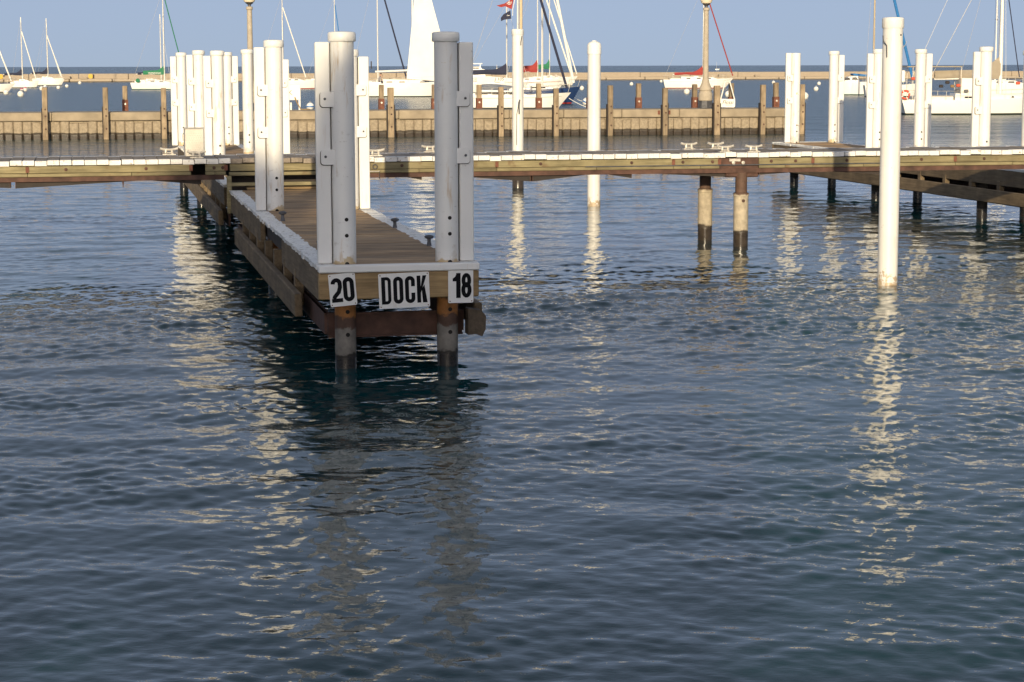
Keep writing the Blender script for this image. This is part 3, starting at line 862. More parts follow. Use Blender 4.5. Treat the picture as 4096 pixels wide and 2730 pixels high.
# ------------------------------------------------------------------ signs on the dock end
def ribbon(mb, pts, w, y0, y1, closed=False):
    n = len(pts); L = []; R = []
    for i in range(n):
        p = Vector(pts[i])
        if closed: a, b = Vector(pts[i-1]), Vector(pts[(i+1) % n])
        else: a, b = Vector(pts[max(0, i-1)]), Vector(pts[min(n-1, i+1)])
        d1 = (p-a); d2 = (b-p)
        if d1.length < 1e-9: d1 = d2
        if d2.length < 1e-9: d2 = d1
        d1.normalize(); d2.normalize()
        t = (d1+d2); t = t.normalized() if t.length > 1e-6 else d1
        nn = Vector((-t.y, t.x)); k = 1.0/max(0.5, nn.dot(Vector((-d1.y, d1.x))))
        L.append(p+nn*w/2*k); R.append(p-nn*w/2*k)
    m = n if closed else n-1
    for i in range(m):
        j = (i+1) % n
        q = [L[i], L[j], R[j], R[i]]
        mb.add([(c.x, y0, c.y) for c in q]+[(c.x, y1, c.y) for c in q], [(0,1,2,3), (7,6,5,4), (0,4,5,1), (1,5,6,2), (2,6,7,3), (3,7,4,0)])
def arc(cx, cz, rx, rz, a0, a1, n=8):
    return [(cx+rx*math.cos(math.radians(a0+(a1-a0)*i/n)), cz+rz*math.sin(math.radians(a0+(a1-a0)*i/n))) for i in range(n+1)]
def glyph(mb, ch, x, z, w, h, s, y0, y1):
    """condensed bold letters in strokes of width s, box from (x, z) of size (w, h)"""
    a, b, c, d = x+s/2, x+w-s/2, z+s/2, z+h-s/2
    r = (b-a)/2; sk = s*0.78
    if ch in 'O0':
        ribbon(mb, arc(b-r, d-r*1.05, r, r*1.05, 0, 90, 6)+arc(a+r, d-r*1.05, r, r*1.05, 90, 180, 6)[1:]+arc(a+r, c+r*1.05, r, r*1.05, 180, 270, 6)+arc(b-r, c+r*1.05, r, r*1.05, 270, 360, 6)[1:], s, y0, y1, True)
    elif ch == 'D':
        ribbon(mb, [(a, z), (a, z+h)], s, y0, y1)
        ribbon(mb, [(a, d+(s-sk)/2)]+arc(b-r*0.9, d+(s-sk)/2-r*1.0, r*0.9, r*1.0, 90, 0, 7)+arc(b-r*0.9, c-(s-sk)/2+r*1.0, r*0.9, r*1.0, 0, -90, 7)+[(a, c-(s-sk)/2)], sk+0.002, y0-0.0006, y1)
    elif ch == 'C':
        ribbon(mb, [(b, z+h*0.62), (b, d-r)]+arc(b-r, d-r, r, r, 0, 90, 6)[1:]+arc(a+r, d-r, r, r, 90, 180, 6)[1:]+arc(a+r, c+r, r, r, 180, 270, 6)+arc(b-r, c+r, r, r, 270, 360, 6)[1:]+[(b, z+h*0.38)], s, y0, y1)
    elif ch == 'K':
        ribbon(mb, [(a, z), (a, z+h)], s, y0, y1)
        for poly in ([(x+s, z+h*0.36), (x+s, z+h*0.58), (x+w-s*1.05, z+h), (x+w, z+h)], [(x+s*1.25, z+h*0.50), (x+s*2.0, z+h*0.66), (x+w+0.004, z), (x+w-s*1.12, z)]):
            mb.prism([(p[0], p[1]) for p in poly], 'y', y0-0.0005, y1)
    elif ch == '1':
        ribbon(mb, [(b, z), (b, z+h)], s*1.08, y0, y1)
        mb.prism([(b-s*0.5, z+h*0.67), (x+w*0.26, z+h*0.67), (x+w*0.26, z+h*0.78), (b-s*0.75, z+h*0.86), (b-s*0.4, z+h), (b, z+h), (b, z+h*0.67)], 'y', y0-0.0006, y1)
    elif ch == '2':
        p = arc(x+w/2, d-r, r, r, 185, 0, 9)+[(b, z+h*0.62), (b-r*0.45, z+h*0.42), (a+r*0.35, z+h*0.24), (a+0.002, z+s*0.9)]
        ribbon(mb, p, s, y0, y1)
        mb.prism([(x, z), (x+w, z), (x+w, z+s*0.95), (x, z+s*0.95)], 'y', y0-0.0006, y1)
    elif ch == '8':
        r1 = r*0.92
        ribbon(mb, arc(x+w/2, d-(h*0.215), r1, h*0.215, 0, 360, 18)[:-1], s*0.92, y0, y1, True)
        ribbon(mb, arc(x+w/2, c+(h*0.235), r, h*0.235, 0, 360, 18)[:-1], s*0.95, y0-0.0006, y1, True)
def sign(text, uc, zc, w, h, tilt, lh, lw, gap, stroke, label, dz=0.0, rot=0.0):
    t = thing("dock_sign", label, "sign", UV(uc, -0.008, zc), TH, "signs on the end beam of the near dock")
    t.rotation_euler = (0.0, tilt, TH)
    p = []
    r = 0.014
    for (sx, sz, a0) in ((1, 1, 0), (-1, 1, 90), (-1, -1, 180), (1, -1, 270)):
        p += [(sx*(w/2-r)+r*math.cos(math.radians(a0+k*22.5)), sz*(h/2-r)+r*math.sin(math.radians(a0+k*22.5))) for k in range(5)]
    MB().prism(p, 'y', -0.006, 0.0).build("plate", M['sign'], t)
    tw = lw*len(text)+gap*(len(text)-1)
    x = -tw/2
    for chx in text:
        mb = MB(); glyph(mb, chx, x, -lh/2+dz, lw, lh, stroke, -0.0088, -0.0064)
        mb.build("letter", M['black'], t)
        x += lw+gap
    for (sx, sz) in ((1, 1), (-1, 1), (-1, -1), (1, -1)):
        MB().lathe([(0.007, 0), (0.007, -0.004), (0.003, -0.006)], (sx*(w/2-0.02), -0.006, sz*(h/2-0.02)), 8, axis='y').build("screw", M['rust_red'], t, True)
sign("DOCK", 0.955, 0.905, 0.575, 0.395, -0.030, 0.305, 0.112, 0.022, 0.043, "wide white sign lettered DOCK in bold black", 0.005)
sign("20", 0.262, 0.928, 0.300, 0.365, -0.075, 0.272, 0.124, 0.010, 0.046, "white number sign reading 20, at left under the front left post", 0.0)
sign("18", 1.600, 0.945, 0.288, 0.395, 0.0, 0.282, 0.120, 0.008, 0.047, "white number sign reading 18, at right under the front right post", 0.0)

# ------------------------------------------------------------------ seawall with timber posts
wl = at_z(0, 561, 0); wr = at_z(3143, 537, 0)
WD = (wr-wl); WA = math.atan2(WD.y, WD.x)
WL0 = -14.0                                     # start of the wall left of the view (s = metres along it, 0 at the picture's left edge)
def wall_pt(s, t=0.0, z=0.0):                   # t = away from the viewer
    return Vector((wl.x + s*math.cos(WA) - t*math.sin(WA), wl.y + s*math.sin(WA) + t*math.cos(WA), z))
def s_px(px, t=0.0, z=1.0):
    k = (px-CX)/FPX; cp, sp = math.cos(PITCH), math.sin(PITCH)
    return (k*((wl.y+t*math.cos(WA))*cp+(CAM_H-z)*sp) - wl.x + t*math.sin(WA))/(math.cos(WA)-k*math.sin(WA)*cp)
WEND = s_px(3196)
WT = 1.27
wall = thing("seawall", "tan concrete seawall with a heavy cap and stained panels across the harbour", "wall", wall_pt(0), WA)
rw = random.Random(5)
MB().box(WL0, WEND, 0.22, 2.6, -2.0, 1.245).build("core", M['panel'], wall)
s = WL0
while s < WEND-0.1:                              # cap in cast lengths
    L = min(rw.choice([2.7, 2.9, 5.4]), WEND-s)
    MB().bbox(s+0.008, s+L-0.008, rw.uniform(-0.02, 0.01), 2.75, 0.865+rw.uniform(-0.012, 0.012), WT+rw.uniform(-0.012, 0.012), 0.03).build("cap_block", M['cap_conc'], wall)
    s += L
pm = []
for k in range(6):
    rk = random.Random(k); w = 0.43; mb = MB()
    d = rk.uniform(0.0, 0.05)
    prof = [(0.002, 0.175), (0.012, 0.12-d*0.5), (0.07, 0.10-d), (w-0.07, 0.10-d), (w-0.012, 0.12-d*0.5), (w-0.002, 0.175)]
    top = rk.uniform(0.78, 0.855)
    vs = [(x, y, -1.2) for x, y in prof] + [(x, y, top-0.03+rk.uniform(-0.03, 0.03)) for x, y in prof]
    n = len(prof)
    mb.add(vs, [(i, i+1, n+i+1, n+i) for i in range(n-1)] + [tuple(range(n, 2*n))])
    pm.append(mb.mesh("panel", M['panel']))
s = WL0
while s < WEND-0.43:
    link("panel", rw.choice(pm), wall, (s, 0, 0)); s += 0.43
# timber posts in front, bolted between steel channels
fp = []
rt = random.Random(2)
def wall_post(px, front, label, ztop, lean=0.0, wide=0.30):
    t_off = -0.22 if front else 2.98
    t = thing("timber_post", label, "post", wall_pt(s_px(px, t_off, 1.6), t_off), WA, "timber posts on the front of the seawall" if front else "timber posts on the back of the seawall")
    t.rotation_euler = (0, lean, WA)
    w = wide/2
    MB().bbox(-w, w, -0.14, 0.14, -1.5 if front else 0.3, ztop, 0.02).build("timber", M['oldwood'], t)
    if front:
        for sx in (-1, 1):
            if sx > 0 and rt.random() < 0.5: continue
            MB().box(sx*(w+0.002) if sx > 0 else -w-0.05, w+0.05 if sx > 0 else -w-0.002, -0.10, 0.19, -0.6, 1.52+rt.uniform(-0.05, 0.05)).build("steel_channel", M['rust_dark'], t)
        for zz in (1.42, 1.10, 0.50):
            MB().lathe([(0.045, 0), (0.045, -0.02)], (0.02, -0.14, zz), 8, axis='y').build("bolt", M['rust'], t)
    else:
        MB().box(-w-0.03, w+0.03, -0.16, 0.16, 0.5, 1.80).build("steel_shoe", M['rust_red'], t)
        MB().lathe([(0.05, 0), (0.05, -0.02)], (0.0, -0.16, 1.60), 8, axis='y').build("bolt", M['galv'], t)
front_labels = [(181, "leftmost timber post on the seawall front"), (424, "second timber post from the left on the seawall front"),
    (657, "third timber post from the left, at the left edge of the white cluster"), (1565, "weathered timber post between the middle and front right white posts"),
    (2006, "front timber post just left of the pole with the cable"), (2226, "front timber post below the white sailboat's bow"),
    (2443, "front timber post right of the dome-capped pole"), (2662, "front timber post with side plates, below the red-covered sailboat's stern"),
    (2870, "front timber post just right of the right lamp post"), (3053, "front timber post with dark side channel, left of the seawall's end"), (3209, "last timber post, past the flat-topped white post")]
for i, (px, lab) in enumerate(front_labels):
    wall_post(px, True, lab, 2.36+rt.uniform(-0.06, 0.10), rt.uniform(-0.006, 0.006), 0.24 if i not in (3, 8) else 0.29)
back_labels = [(503, "back timber post with rusty shoe near the left white cluster"), (1526, "back timber post beneath the person on the sailboat"),
    (1738, "back timber post hard against the front right white post"), (1917, "back timber post at the near sailboat's stern"),
    (2157, "back timber post before the near sailboat's bow half"), (2359, "back timber post half behind the dome-capped pole"),
    (2556, "back timber post standing alone right of the dome-capped pole"), (2781, "back timber post with red shoe left of the right lamp post"),
    (2928, "back timber post behind the slanting white poles"), (3106, "back timber post with dark shoe near the seawall's end")]
for (px, lab) in back_labels:
    wall_post(px, False, lab, 2.47+rt.uniform(-0.04, 0.06), rt.uniform(-0.012, 0.012), 0.23)
# brown plates either side of one post
sp = s_px(2662, -0.22, 1.2)
for dx in (-0.32, 0.20):
    MB().box(sp+dx, sp+dx+0.12, -0.03, -0.022, 1.0, 1.2).build("side_plate", M['rust_red'], wall)

# lamp posts on the seawall
def lamp(px, label):
    t = thing("lamp_post", label, "lamp post", wall_pt(s_px(px, 1.3, 3.0), 1.3, WT+0.012), WA, "lamp posts on the seawall")
    MB().lathe([(0.36, 0.0), (0.36, 0.36)], n=8).build("base_ring", M['iron'], t)
    MB().lathe([(0.33, 0.362), (0.36, 0.40), (0.355, 0.72), (0.30, 0.80), (0.29, 0.84), (0.33, 0.90), (0.31, 0.98), (0.20, 1.24), (0.155, 1.45), (0.145, 1.6), (0.120, 4.80)], n=20).build("shaft", M['lampstone'], t, True)
    MB().lathe([(0.120, 4.80), (0.150, 4.82), (0.165, 4.90), (0.15, 4.96)], n=20).build("collar", M['lampstone'], t, True)
    MB().lathe([(0.075, 4.96), (0.075, 5.05), (0.18, 5.12), (0.20, 5.14)], n=16).build("lantern_seat", M['iron'], t, True)
    MB().lathe([(0.15, 5.142), (0.24, 5.18), (0.31, 5.34), (0.33, 5.52), (0.28, 5.74), (0.16, 5.88), (0.05, 5.92)], n=20).build("globe", M['globe'], t, True)
    MB().lathe([(0.07, 5.921), (0.08, 5.96), (0.02, 6.08)], n=12).build("finial", M['iron'], t, True)
lamp(1005, "tan lamp post rising behind the left white post cluster")
lamp(2825, "tan lamp post with full base in view, in front of the red-covered sailboat")

# lettering helper (plain filled text turned into a thin mesh)
def text(s, size, mat, parent, loc, rx=math.pi/2, rz=0.0, name="lettering", shear=0.0):
    cu = bpy.data.curves.new("t", 'FONT'); cu.body = s; cu.size = size; cu.extrude = 0.002; cu.shear = shear
    cu.align_x = 'CENTER'; cu.align_y = 'CENTER'; cu.resolution_u = 2
    tmp = bpy.data.objects.new("t", cu); COL.objects.link(tmp)
    dg = bpy.context.evaluated_depsgraph_get()
    me = bpy.data.meshes.new_from_object(tmp.evaluated_get(dg))
    bpy.data.objects.remove(tmp)
    me.materials.clear(); me.materials.append(mat)
    o = link(name, me, parent, loc); o.rotation_euler = (rx, 0, rz)
    return o

# white name board under slanting poles, and the white cabinet, both at the back of the wall
bp = wall_pt(s_px(2912, 2.2, 1.5), 2.2, WT+0.012)
t = thing("name_board_stand", "white board with a handwritten name under two slanting white poles on the seawall", "board", bp, WA)
pl = MB(); pl.prism([(-0.38, 0.44), (0.39, 0.42), (0.39, 0.06), (0.33, 0.0), (-0.33, 0.02), (-0.38, 0.08)], 'y', -0.03, 0.03); pl.build("board", M['gel'], t)
MB().tube([(-0.36, 0.0, 0.40), (-0.12, 0.0, 1.32)], 0.032).build("pole", M['spar'], t, True)
MB().tube([(0.37, 0.0, 0.40), (0.10, 0.0, 1.32)], 0.032).build("pole", M['spar'], t, True)
MB().tube([(-0.42, 0.05, 0.10), (-0.14, 0.05, 1.30)], 0.014).build("rope", M['wire'], t, True)
MB().tube([(-0.13, 0.0, 1.32), (0.11, 0.0, 1.32)], 0.03).build("top_bar", M['spar'], t, True)
text("Flossi", 0.26, M['black'], t, (0.0, -0.033, 0.26), shear=0.3)
MB().box(-0.10, 0.22, -0.033, -0.031, 0.12, 0.135).build("underline", M['black'], t)
cp_ = wall_pt(s_px(1172, 2.0, 1.5), 2.0, WT+0.012)
t = thing("white_cabinet", "white boxy cabinet on an open frame, beside the middle left mooring post", "cabinet", cp_, WA)
MB().bbox(-0.42, 0.40, -0.02, 0.30, 0.48, 1.22, 0.02).build("body", M['gel'], t)
for x in (-0.40, 0.30): MB().box(x, x+0.09, -0.015, 0.28, 0.0, 0.479).build("leg", M['gel'], t)
MB().box(-0.30, -0.16, 0.0, 0.2, 0.0, 0.40).build("dark_case", M['rust_dark'], t)
MB().box(-0.12, -0.03, 0.05, 0.15, 0.0, 0.36).build("canister", M['galv'], t)
MB().tube([(0.11, -0.06, 0.62), (0.22, -0.06, 0.36), (0.40, -0.05, 0.03), (0.85, -0.05, 0.03)], 0.03).build("drain_pipe", M['timber'], t, True)
text("<K", 0.34, M['timber'], t, (-0.20, -0.023, 0.83))

# ------------------------------------------------------------------ far breakwater
ba = at_z(-300, 331, 0); bb = at_z(4400, 313.5, 0)
bd = bb-ba; BA = math.atan2(bd.y, bd.x); BL = bd.length
brk = thing("breakwater", "long low tan stone breakwater along the horizon", "breakwater", ba, BA)
rb = random.Random(9)
s = -200.0
while s < BL+260:
    L = rb.choice([11.0, 12.0, 12.5])
    MB().bbox(s, s+L-0.10, 1.2+rb.uniform(-0.05, 0.05), 6, -1.5, 1.82+rb.uniform(-0.05, 0.05), 0.08).build("wall_block", M['break'], brk)
    s += L
s = -200.0
while s < BL+260:
    L = rb.uniform(5, 10)
    MB().bbox(s, s+L-0.2, rb.uniform(-0.3, 0.1), 1.4, -1.5, 0.62+rb.uniform(-0.10, 0.16), 0.10).build("ledge_stone", M['break'], brk)
    s += L
for k in range(16):
    s = rb.uniform(0, BL); w = rb.uniform(0.8, 2.2)
    MB().bbox(s, s+w, -0.1, 1.0, 0.55, 0.62+rb.uniform(0.4, 0.8), 0.12).build("loose_block", M['break'], brk)
def brk_s(px):
    k = (px-CX)/FPX
    return (k*ba.y*math.cos(PITCH) - ba.x)/(math.cos(BA)-k*math.sin(BA)*math.cos(PITCH))
for (px, ch_, lab) in ((364, "6", "yellow round number marker on the breakwater above the boats at left"), (4, "5", "yellow number marker on the breakwater at the left picture edge"), (2826, "Y", "yellow marker on the breakwater behind the right lamp post")):
    c, sn = math.cos(BA), math.sin(BA); s = brk_s(px)
    t = thing("marker", lab, "marker", (ba.x+s*c-1.08*-sn*-1, ba.y+s*sn+1.0, 0.75), BA, "yellow markers on the breakwater")
    MB().lathe([(0.55, 0.0), (0.55, 0.06)], (0, 0, 0.5), 16, axis='y').build("disc", M['yellow'], t)
    MB().box(0.45, 0.8, 0.0, 0.08, 0.0, 0.9).build("plaque", M['rust_dark'], t)

# ------------------------------------------------------------------ boats
def hull_parts(t, L, B, fb, hm, boot, over_b=0.12, over_s=0.05, stripe=None, draft=0.35):
    """bow at +x, origin amidships on the waterline"""
    st = 14; secs = []
    for i in range(st+1):
        q = i/st
        x = -L/2 + q*L
        full = (math.sin(math.pi*min(1, (q*0.78+0.22)))**0.62) if q < 1 else 0.0
        half = B/2*max(0.015, full if q > 0.36 else full*0.98)
        if q > 0.5: half = B/2*max(0.012, (1-((q-0.5)/0.5)**2.1))
        else: half = B/2*(0.72+0.28*math.sin(math.pi*q))
        sheer = fb*(1.0+0.22*max(0, q-0.35)**1.5/0.52+0.05*(1-q)*(1-q))
        secs.append((x, q, half, sheer))
    mb = MB(); dk = MB(); bt = MB()
    def ring(x, q, half, sheer):
        rake = over_b*L*(max(0, q-0.72)/0.28)**1.6
        rk = over_s*L*(max(0, 0.15-q)/0.15)
        pts = []
        for (hz, wf) in ((sheer, 1.0), (sheer*0.55, 0.985), (0.12, 0.90 if q < 0.8 else 0.78), (0.02, 0.87 if q < 0.8 else 0.72), (-draft, 0.55)):
            f = 1-max(0, hz)/sheer
            pts.append((x - rake*f + rk*f*0.6, half*wf, hz))
        return pts
    R = [ring(*s_) for s_ in secs]
    def skin(mb, lo, hi):
        n = hi-lo+1
        vs = []
        for r in R:
            for sgn in (-1, 1):
                vs += [(p[0], sgn*p[1], p[2]) for p in r[lo:hi+1]]
        fs = []
        for i in range(len(R)-1):
            for sgn in (0, 1):
                for k in range(n-1):
                    a = i*2*n+sgn*n+k; b = (i+1)*2*n+sgn*n+k
                    fs.append((a, b, b+1, a+1) if sgn == 0 else (a, a+1, b+1, b))
        for e in (0, len(R)-1):
            for k in range(n-1):
                a = e*2*n+k; b = a+n
                fs.append((a, a+1, b+1, b))
        mb.add(vs, fs)
    skin(mb, 0, 2); h = mb.build("hull", hm, t, True)
    skin(bt, 2, 4); bt.build("bottom_paint", boot, h, True)
    n = len(R)
    vs = [(r[0][0], -r[0][1]+0.01, r[0][2]-0.01) for r in R]+[(r[0][0], r[0][1]-0.01, r[0][2]-0.01) for r in R]
    dk.add(vs, [(i, i+1, n+i+1, n+i) for i in range(n-1)]); dk.build("deck", M['gel2'], t)
    if stripe is not None:
        sb = MB(); k = 0
        for sgn in (-1, 1):
            pts = [(r[0][0]*0.55+r[1][0]*0.45, sgn*(r[0][1]*0.993+0.008), r[0][2]*0.80) for r in R[1:-1]]
            sb.tube(pts, 0.022, 5)
        sb.build("stripe", stripe, h)
    return secs
def cover(t, x_mast, z, length, up, mat, thick=0.16, boom=True, low=0.30, txt=None, sag=0.0):
    """furled mainsail under its cover: thin at the boom end, climbing at the mast (boom points to -x)"""
    if boom:
        MB().tube([(x_mast, 0, z), (x_mast-length-0.25, 0, z+0.02)], 0.055, 8).build("boom", M['spar'], t, True)
    st = 14; vs = []; fs = []; n = 10
    for i in range(st+1):
        q = i/st
        x = x_mast-0.02-length*(1-q)
        h = low+(up-low)*max(0.0, (q-0.62)/0.38)**1.7 + 0.10*q
        drop = 0.06+0.10*math.sin(q*9+1)*0.4+sag*math.sin(math.pi*q)+0.08*max(0, (q-0.8)/0.2)
        w = thick*(0.7+0.5*q)*(1-0.35*max(0, (q-0.75)/0.25))
        for j in range(n):
            a = 2*math.pi*j/n
            zz = z-drop+(h+drop)*(0.5+0.5*math.sin(a))
            vs.append((x, w*math.cos(a)*(0.6 if math.sin(a) > 0.3 else 1.0), zz))
    for i in range(st):
        for j in range(n):
            k = (j+1) % n
            fs.append((i*n+j, i*n+k, (i+1)*n+k, (i+1)*n+j))
    fs.append(tuple(range(n))[::-1]); fs.append(tuple(range(st*n, st*n+n)))
    mb = MB(); mb.add(vs, fs)
    return mb.build("sail_cover", mat, t, True)
def cabin(t, x0, x1, w, z, h, wins, mat=None):
    mb = MB(); dx = 0.35*h
    def r(x, ww, zz): return [(x, -ww, zz), (x, ww, zz)]
    fr = min(1.1, (x1-x0)*0.3)
    sec = [(x0, w, 0, 0.98), (x0+dx*0.5, w, 1.0, 0.86), (x1-fr, w*0.82, 0.82, 0.84), (x1, w*0.62, 0.05, 0.9)]
    vs = []
    for (x, ww, f, tp) in sec:
        vs += [(x, -ww, z-0.05), (x, -ww*tp, z+h*f), (x, ww*tp, z+h*f), (x, ww, z-0.05)]
    fs = []
    for i in range(len(sec)-1):
        for k in range(3):
            fs.append((i*4+k, (i+1)*4+k, (i+1)*4+k+1, i*4+k+1))
    fs += [(0, 1, 2, 3), (12, 15, 14, 13)]
    mb.add(vs, fs)
    c = mb.build("cabin", mat or M['gel'], t)
    for (a, b, lo, hi) in wins:
        for sgn in (-1, 1):
            q = []
            for (x, f) in ((a, lo), (b, lo), (b-0.05, hi), (a+0.08, hi)):
                u = (x-x0)/(x1-fr-x0); ww = (w+(w*0.82-w)*max(0, min(1, u)))*(1-0.15*f)+0.014
                q.append((x, sgn*ww, z+h*f))
            m2 = MB(); m2.add(q+[(p[0], p[1]-sgn*0.03, p[2]) for p in q], [(0,1,2,3), (7,6,5,4), (0,4,5,1), (1,5,6,2), (2,6,7,3), (3,7,4,0)])
            m2.build("window", M['glass'], c)
    return c
def rails(t, secs, fb, x0f=0.04, x1f=0.96):
    mb = MB(); pts = {-1: [], 1: []}
    for (x, q, half, sheer) in secs[0::2]:
        if q < x0f or q > x1f: continue
        for sgn in (-1, 1):
            b = (x, sgn*half*0.93, sheer-0.02); top = (x, sgn*half*0.93, sheer+0.58)
            mb.tube([b, top], 0.014, 5); pts[sgn].append(top)
    for sgn in (-1, 1):
        if len(pts[sgn]) > 1:
            mb.tube(pts[sgn], 0.009, 4); mb.tube([(p[0], p[1], p[2]-0.29) for p in pts[sgn]], 0.009, 4)
    mb.build("guard_rail", M['galv'], t)
    e = secs[-1]; z = e[3]
    pm = MB()
    pm.tube([(e[0]-1.1, -0.35, z), (e[0]-1.0, -0.33, z+0.6), (e[0]-0.05, -0.05, z+0.66), (e[0]-0.05, 0.05, z+0.66), (e[0]-1.0, 0.33, z+0.6), (e[0]-1.1, 0.35, z)], 0.02, 6)
    pm.tube([(e[0]-0.25, 0, z-0.02), (e[0]-0.05, 0, z+0.66)], 0.02, 6)
    pm.build("pulpit", M['galv'], t)
    s0 = secs[0]; z = s0[3]
    pm = MB()
    pm.tube([(s0[0]+0.9, -s0[2]*0.9, z), (s0[0]+0.85, -s0[2]*0.9, z+0.62), (s0[0]+0.1, -s0[2]*0.75, z+0.62), (s0[0]+0.1, s0[2]*0.75, z+0.62), (s0[0]+0.85, s0[2]*0.9, z+0.62), (s0[0]+0.9, s0[2]*0.9, z)], 0.02, 6)
    pm.build("stern_rail", M['galv'], t)
def rig(t, L, B, fb, xm, H, furl=None, furl_r=0.075, mr=0.095, bowx=None, frac=1.0, spread=True, back=True, jib_top=None, mat=None):
    MB().tube([(xm, 0, fb*0.6), (xm, 0, fb+H)], mr, 10, r2=mr*0.8).build("mast", mat or M['spar'], t, True)
    bx = L/2-0.15 if bowx is None else bowx
    zt = fb+H*frac
    if furl is not None:
        z0 = fb*1.25+0.3
        a = Vector((bx, 0, z0)); b = Vector((xm+0.1, 0, zt))
        MB().tube([a, a.lerp(b, 0.06), a.lerp(b, 0.5), a.lerp(b, 0.93), a.lerp(b, 0.96), b], furl_r, 8).build("furled_jib", furl, t, True)
    else:
        MB().tube([(bx, 0, fb*1.2), (xm, 0, zt)], 0.016, 5).build("forestay", M['wire'], t)
    w = MB()
    if back: w.tube([(-L/2+0.1, 0, fb), (xm, 0, fb+H)], 0.014, 4)
    if spread:
        for f in (0.42, 0.72):
            zz = fb+H*f
            MB().tube([(xm, -0.75*B/3, zz), (xm, 0.75*B/3, zz)], 0.03, 6).build("spreader", M['spar'], t)
        for sgn in (-1, 1):
            w.tube([(xm, sgn*B*0.42, fb), (xm, sgn*0.75*B/3, fb+H*0.42), (xm, sgn*0.75*B/3, fb+H*0.72), (xm, 0, fb+H*0.98)], 0.012, 4)
    w.build("standing_rigging", M['wire'], t)

def place(stern, bow, wy):
    a = at_z(stern, wy, 0); b = at_z(bow, wy, 0)
    return (a.x+b.x)/2, a.y, (b.x-a.x)
def mpp(wy):                                       # metres per pixel of the photo at that water line
    return at_z(2049, wy, 0).y/FPX*1.009
BG = "sailboats moored in the harbour"
def sailboat(label, stern, bow, wy, fb, mast_px, H, cov=None, cov_len=3.6, cov_up=1.3, furl=None, boot='boot_dark', stripe=None, hull='gel', wins=True, cab=(0.30, 0.72, 0.45), depth=0.0, frac=1.0, heading=0.0, bowpx=None, furl_r=0.075, mr=0.095, cov_z=None, txt=None, B=None, boom=True, cabmat=None, low=0.30, thick=0.16, back=True, spread=True, dodger=None, rail=True, lean=0.0, spar=None):
    X, Y, L = place(stern, bow, wy)
    B = B or 0.31*L
    Yc = Y+B*0.45
    X *= Yc/Y
    t = thing("sailboat", label, "sailboat", (X, Yc+depth, 0), heading, BG)
    t.rotation_euler = (lean, 0, heading)
    secs = hull_parts(t, L, B, fb, M[hull], M[boot], stripe=M[stripe] if stripe else None)
    xm = (at_y(mast_px, 300, Yc).x-X)
    a, b, h = cab
    x0, x1 = -L/2+a*L, -L/2+b*L
    ww = []
    if wins:
        nn = max(2, int((x1-x0)/1.5))
        for k in range(nn):
            c = x0+0.35+(x1-x0-1.2)*(k+0.5)/nn
            ww.append((c-0.32, c+0.32, 0.32, 0.62))
    cabin(t, x0, x1, B*0.30, fb*1.0, h, ww, cabmat)
    MB().bbox(-L/2+0.10*L, x0-0.02, -B*0.30, B*0.30, fb*0.9, fb+0.22, 0.05).build("cockpit_coaming", M['gel'], t)
    MB().tube([(-L/2+0.14*L, -0.35, fb+0.55), (-L/2+0.14*L, 0, fb+0.9), (-L/2+0.14*L, 0.35, fb+0.55), (-L/2+0.14*L, 0, fb+0.2), (-L/2+0.14*L, -0.35, fb+0.55)], 0.02, 5).build("wheel", M['galv'], t)
    MB().box(-L/2+0.44*L, -L/2+0.50*L, -0.3, 0.3, fb+h*0.8, fb+h+0.07).build("hatch", M['gel2'], t)
    if rail: rails(t, secs, fb)
    bx = None
    if bowpx is not None: bx = at_y(bowpx, 300, Yc).x-X
    rig(t, L, B, fb, xm, H, M[furl] if furl else None, furl_r, mr, bx, frac, spread, back, mat=M[spar] if spar else None)
    if cov:
        cz = cov_z or (fb+h+0.75)
        c = cover(t, xm, cz, cov_len, cov_up, M[cov], thick, boom, low)
        if txt: text(txt[0], txt[1], M['sail'], c, (xm-cov_len*txt[2], -thick*1.15-0.02, cz+txt[3]))
    return t, X, Yc, L, secs, xm

# left group
sailboat("white sailboat at the left picture edge, nearest of the left group", -190, 52, 372, 1.0, -60, 11, 'navy', 3.4, 1.2, bowpx=44, furl='spar', furl_r=0.10, frac=0.9)
sailboat("white sailboat with navy sail cover, second of the left group", 45, 153, 353, 0.95, 90, 10.4, 'navy', 2.9, 1.1, bowpx=143, furl='spar', furl_r=0.09, frac=0.78, cab=(0.3, 0.7, 0.4))
sailboat("white sailboat with navy sail cover, rightmost of the left group", 105, 215, 345, 0.95, 152, 10.3, 'navy', 2.9, 1.3, bowpx=209, furl='spar', furl_r=0.09, frac=0.76, depth=8)
sailboat("white sailboat with bare mast, farthest of the left group", 75, 196, 339, 1.0, 136, 12.0, None, bowpx=189, furl='spar', furl_r=0.08, frac=0.72, depth=12)
# green cover, lettered
t, X, Yc, L, secs, xm = sailboat("white sailboat with bright green lettered sail cover", 526, 752, 360, 1.0, 658, 13.5, 'green', 3.15, 1.25, boot='boot_green', furl='green', bowpx=742, frac=0.97, txt=("WINDIGO", 0.42, 0.45, 0.13), cab=(0.26, 0.7, 0.38), low=0.52, cov_z=2.28)
MB().lathe([(0.27, -0.05), (0.33, 0.0), (0.27, 0.05)], (-L/2+0.14*L, -1.35, 1.35), 14, axis='y').build("wheel_cover", M['green'], t, True)
sailboat("white sailboat with long dark sail cover, behind the green-covered one", 496, 640, 353, 1.0, 603, 10.9, 'navy', 3.9, 0.8, depth=10, cab=(0.3, 0.7, 0.4), back=False)
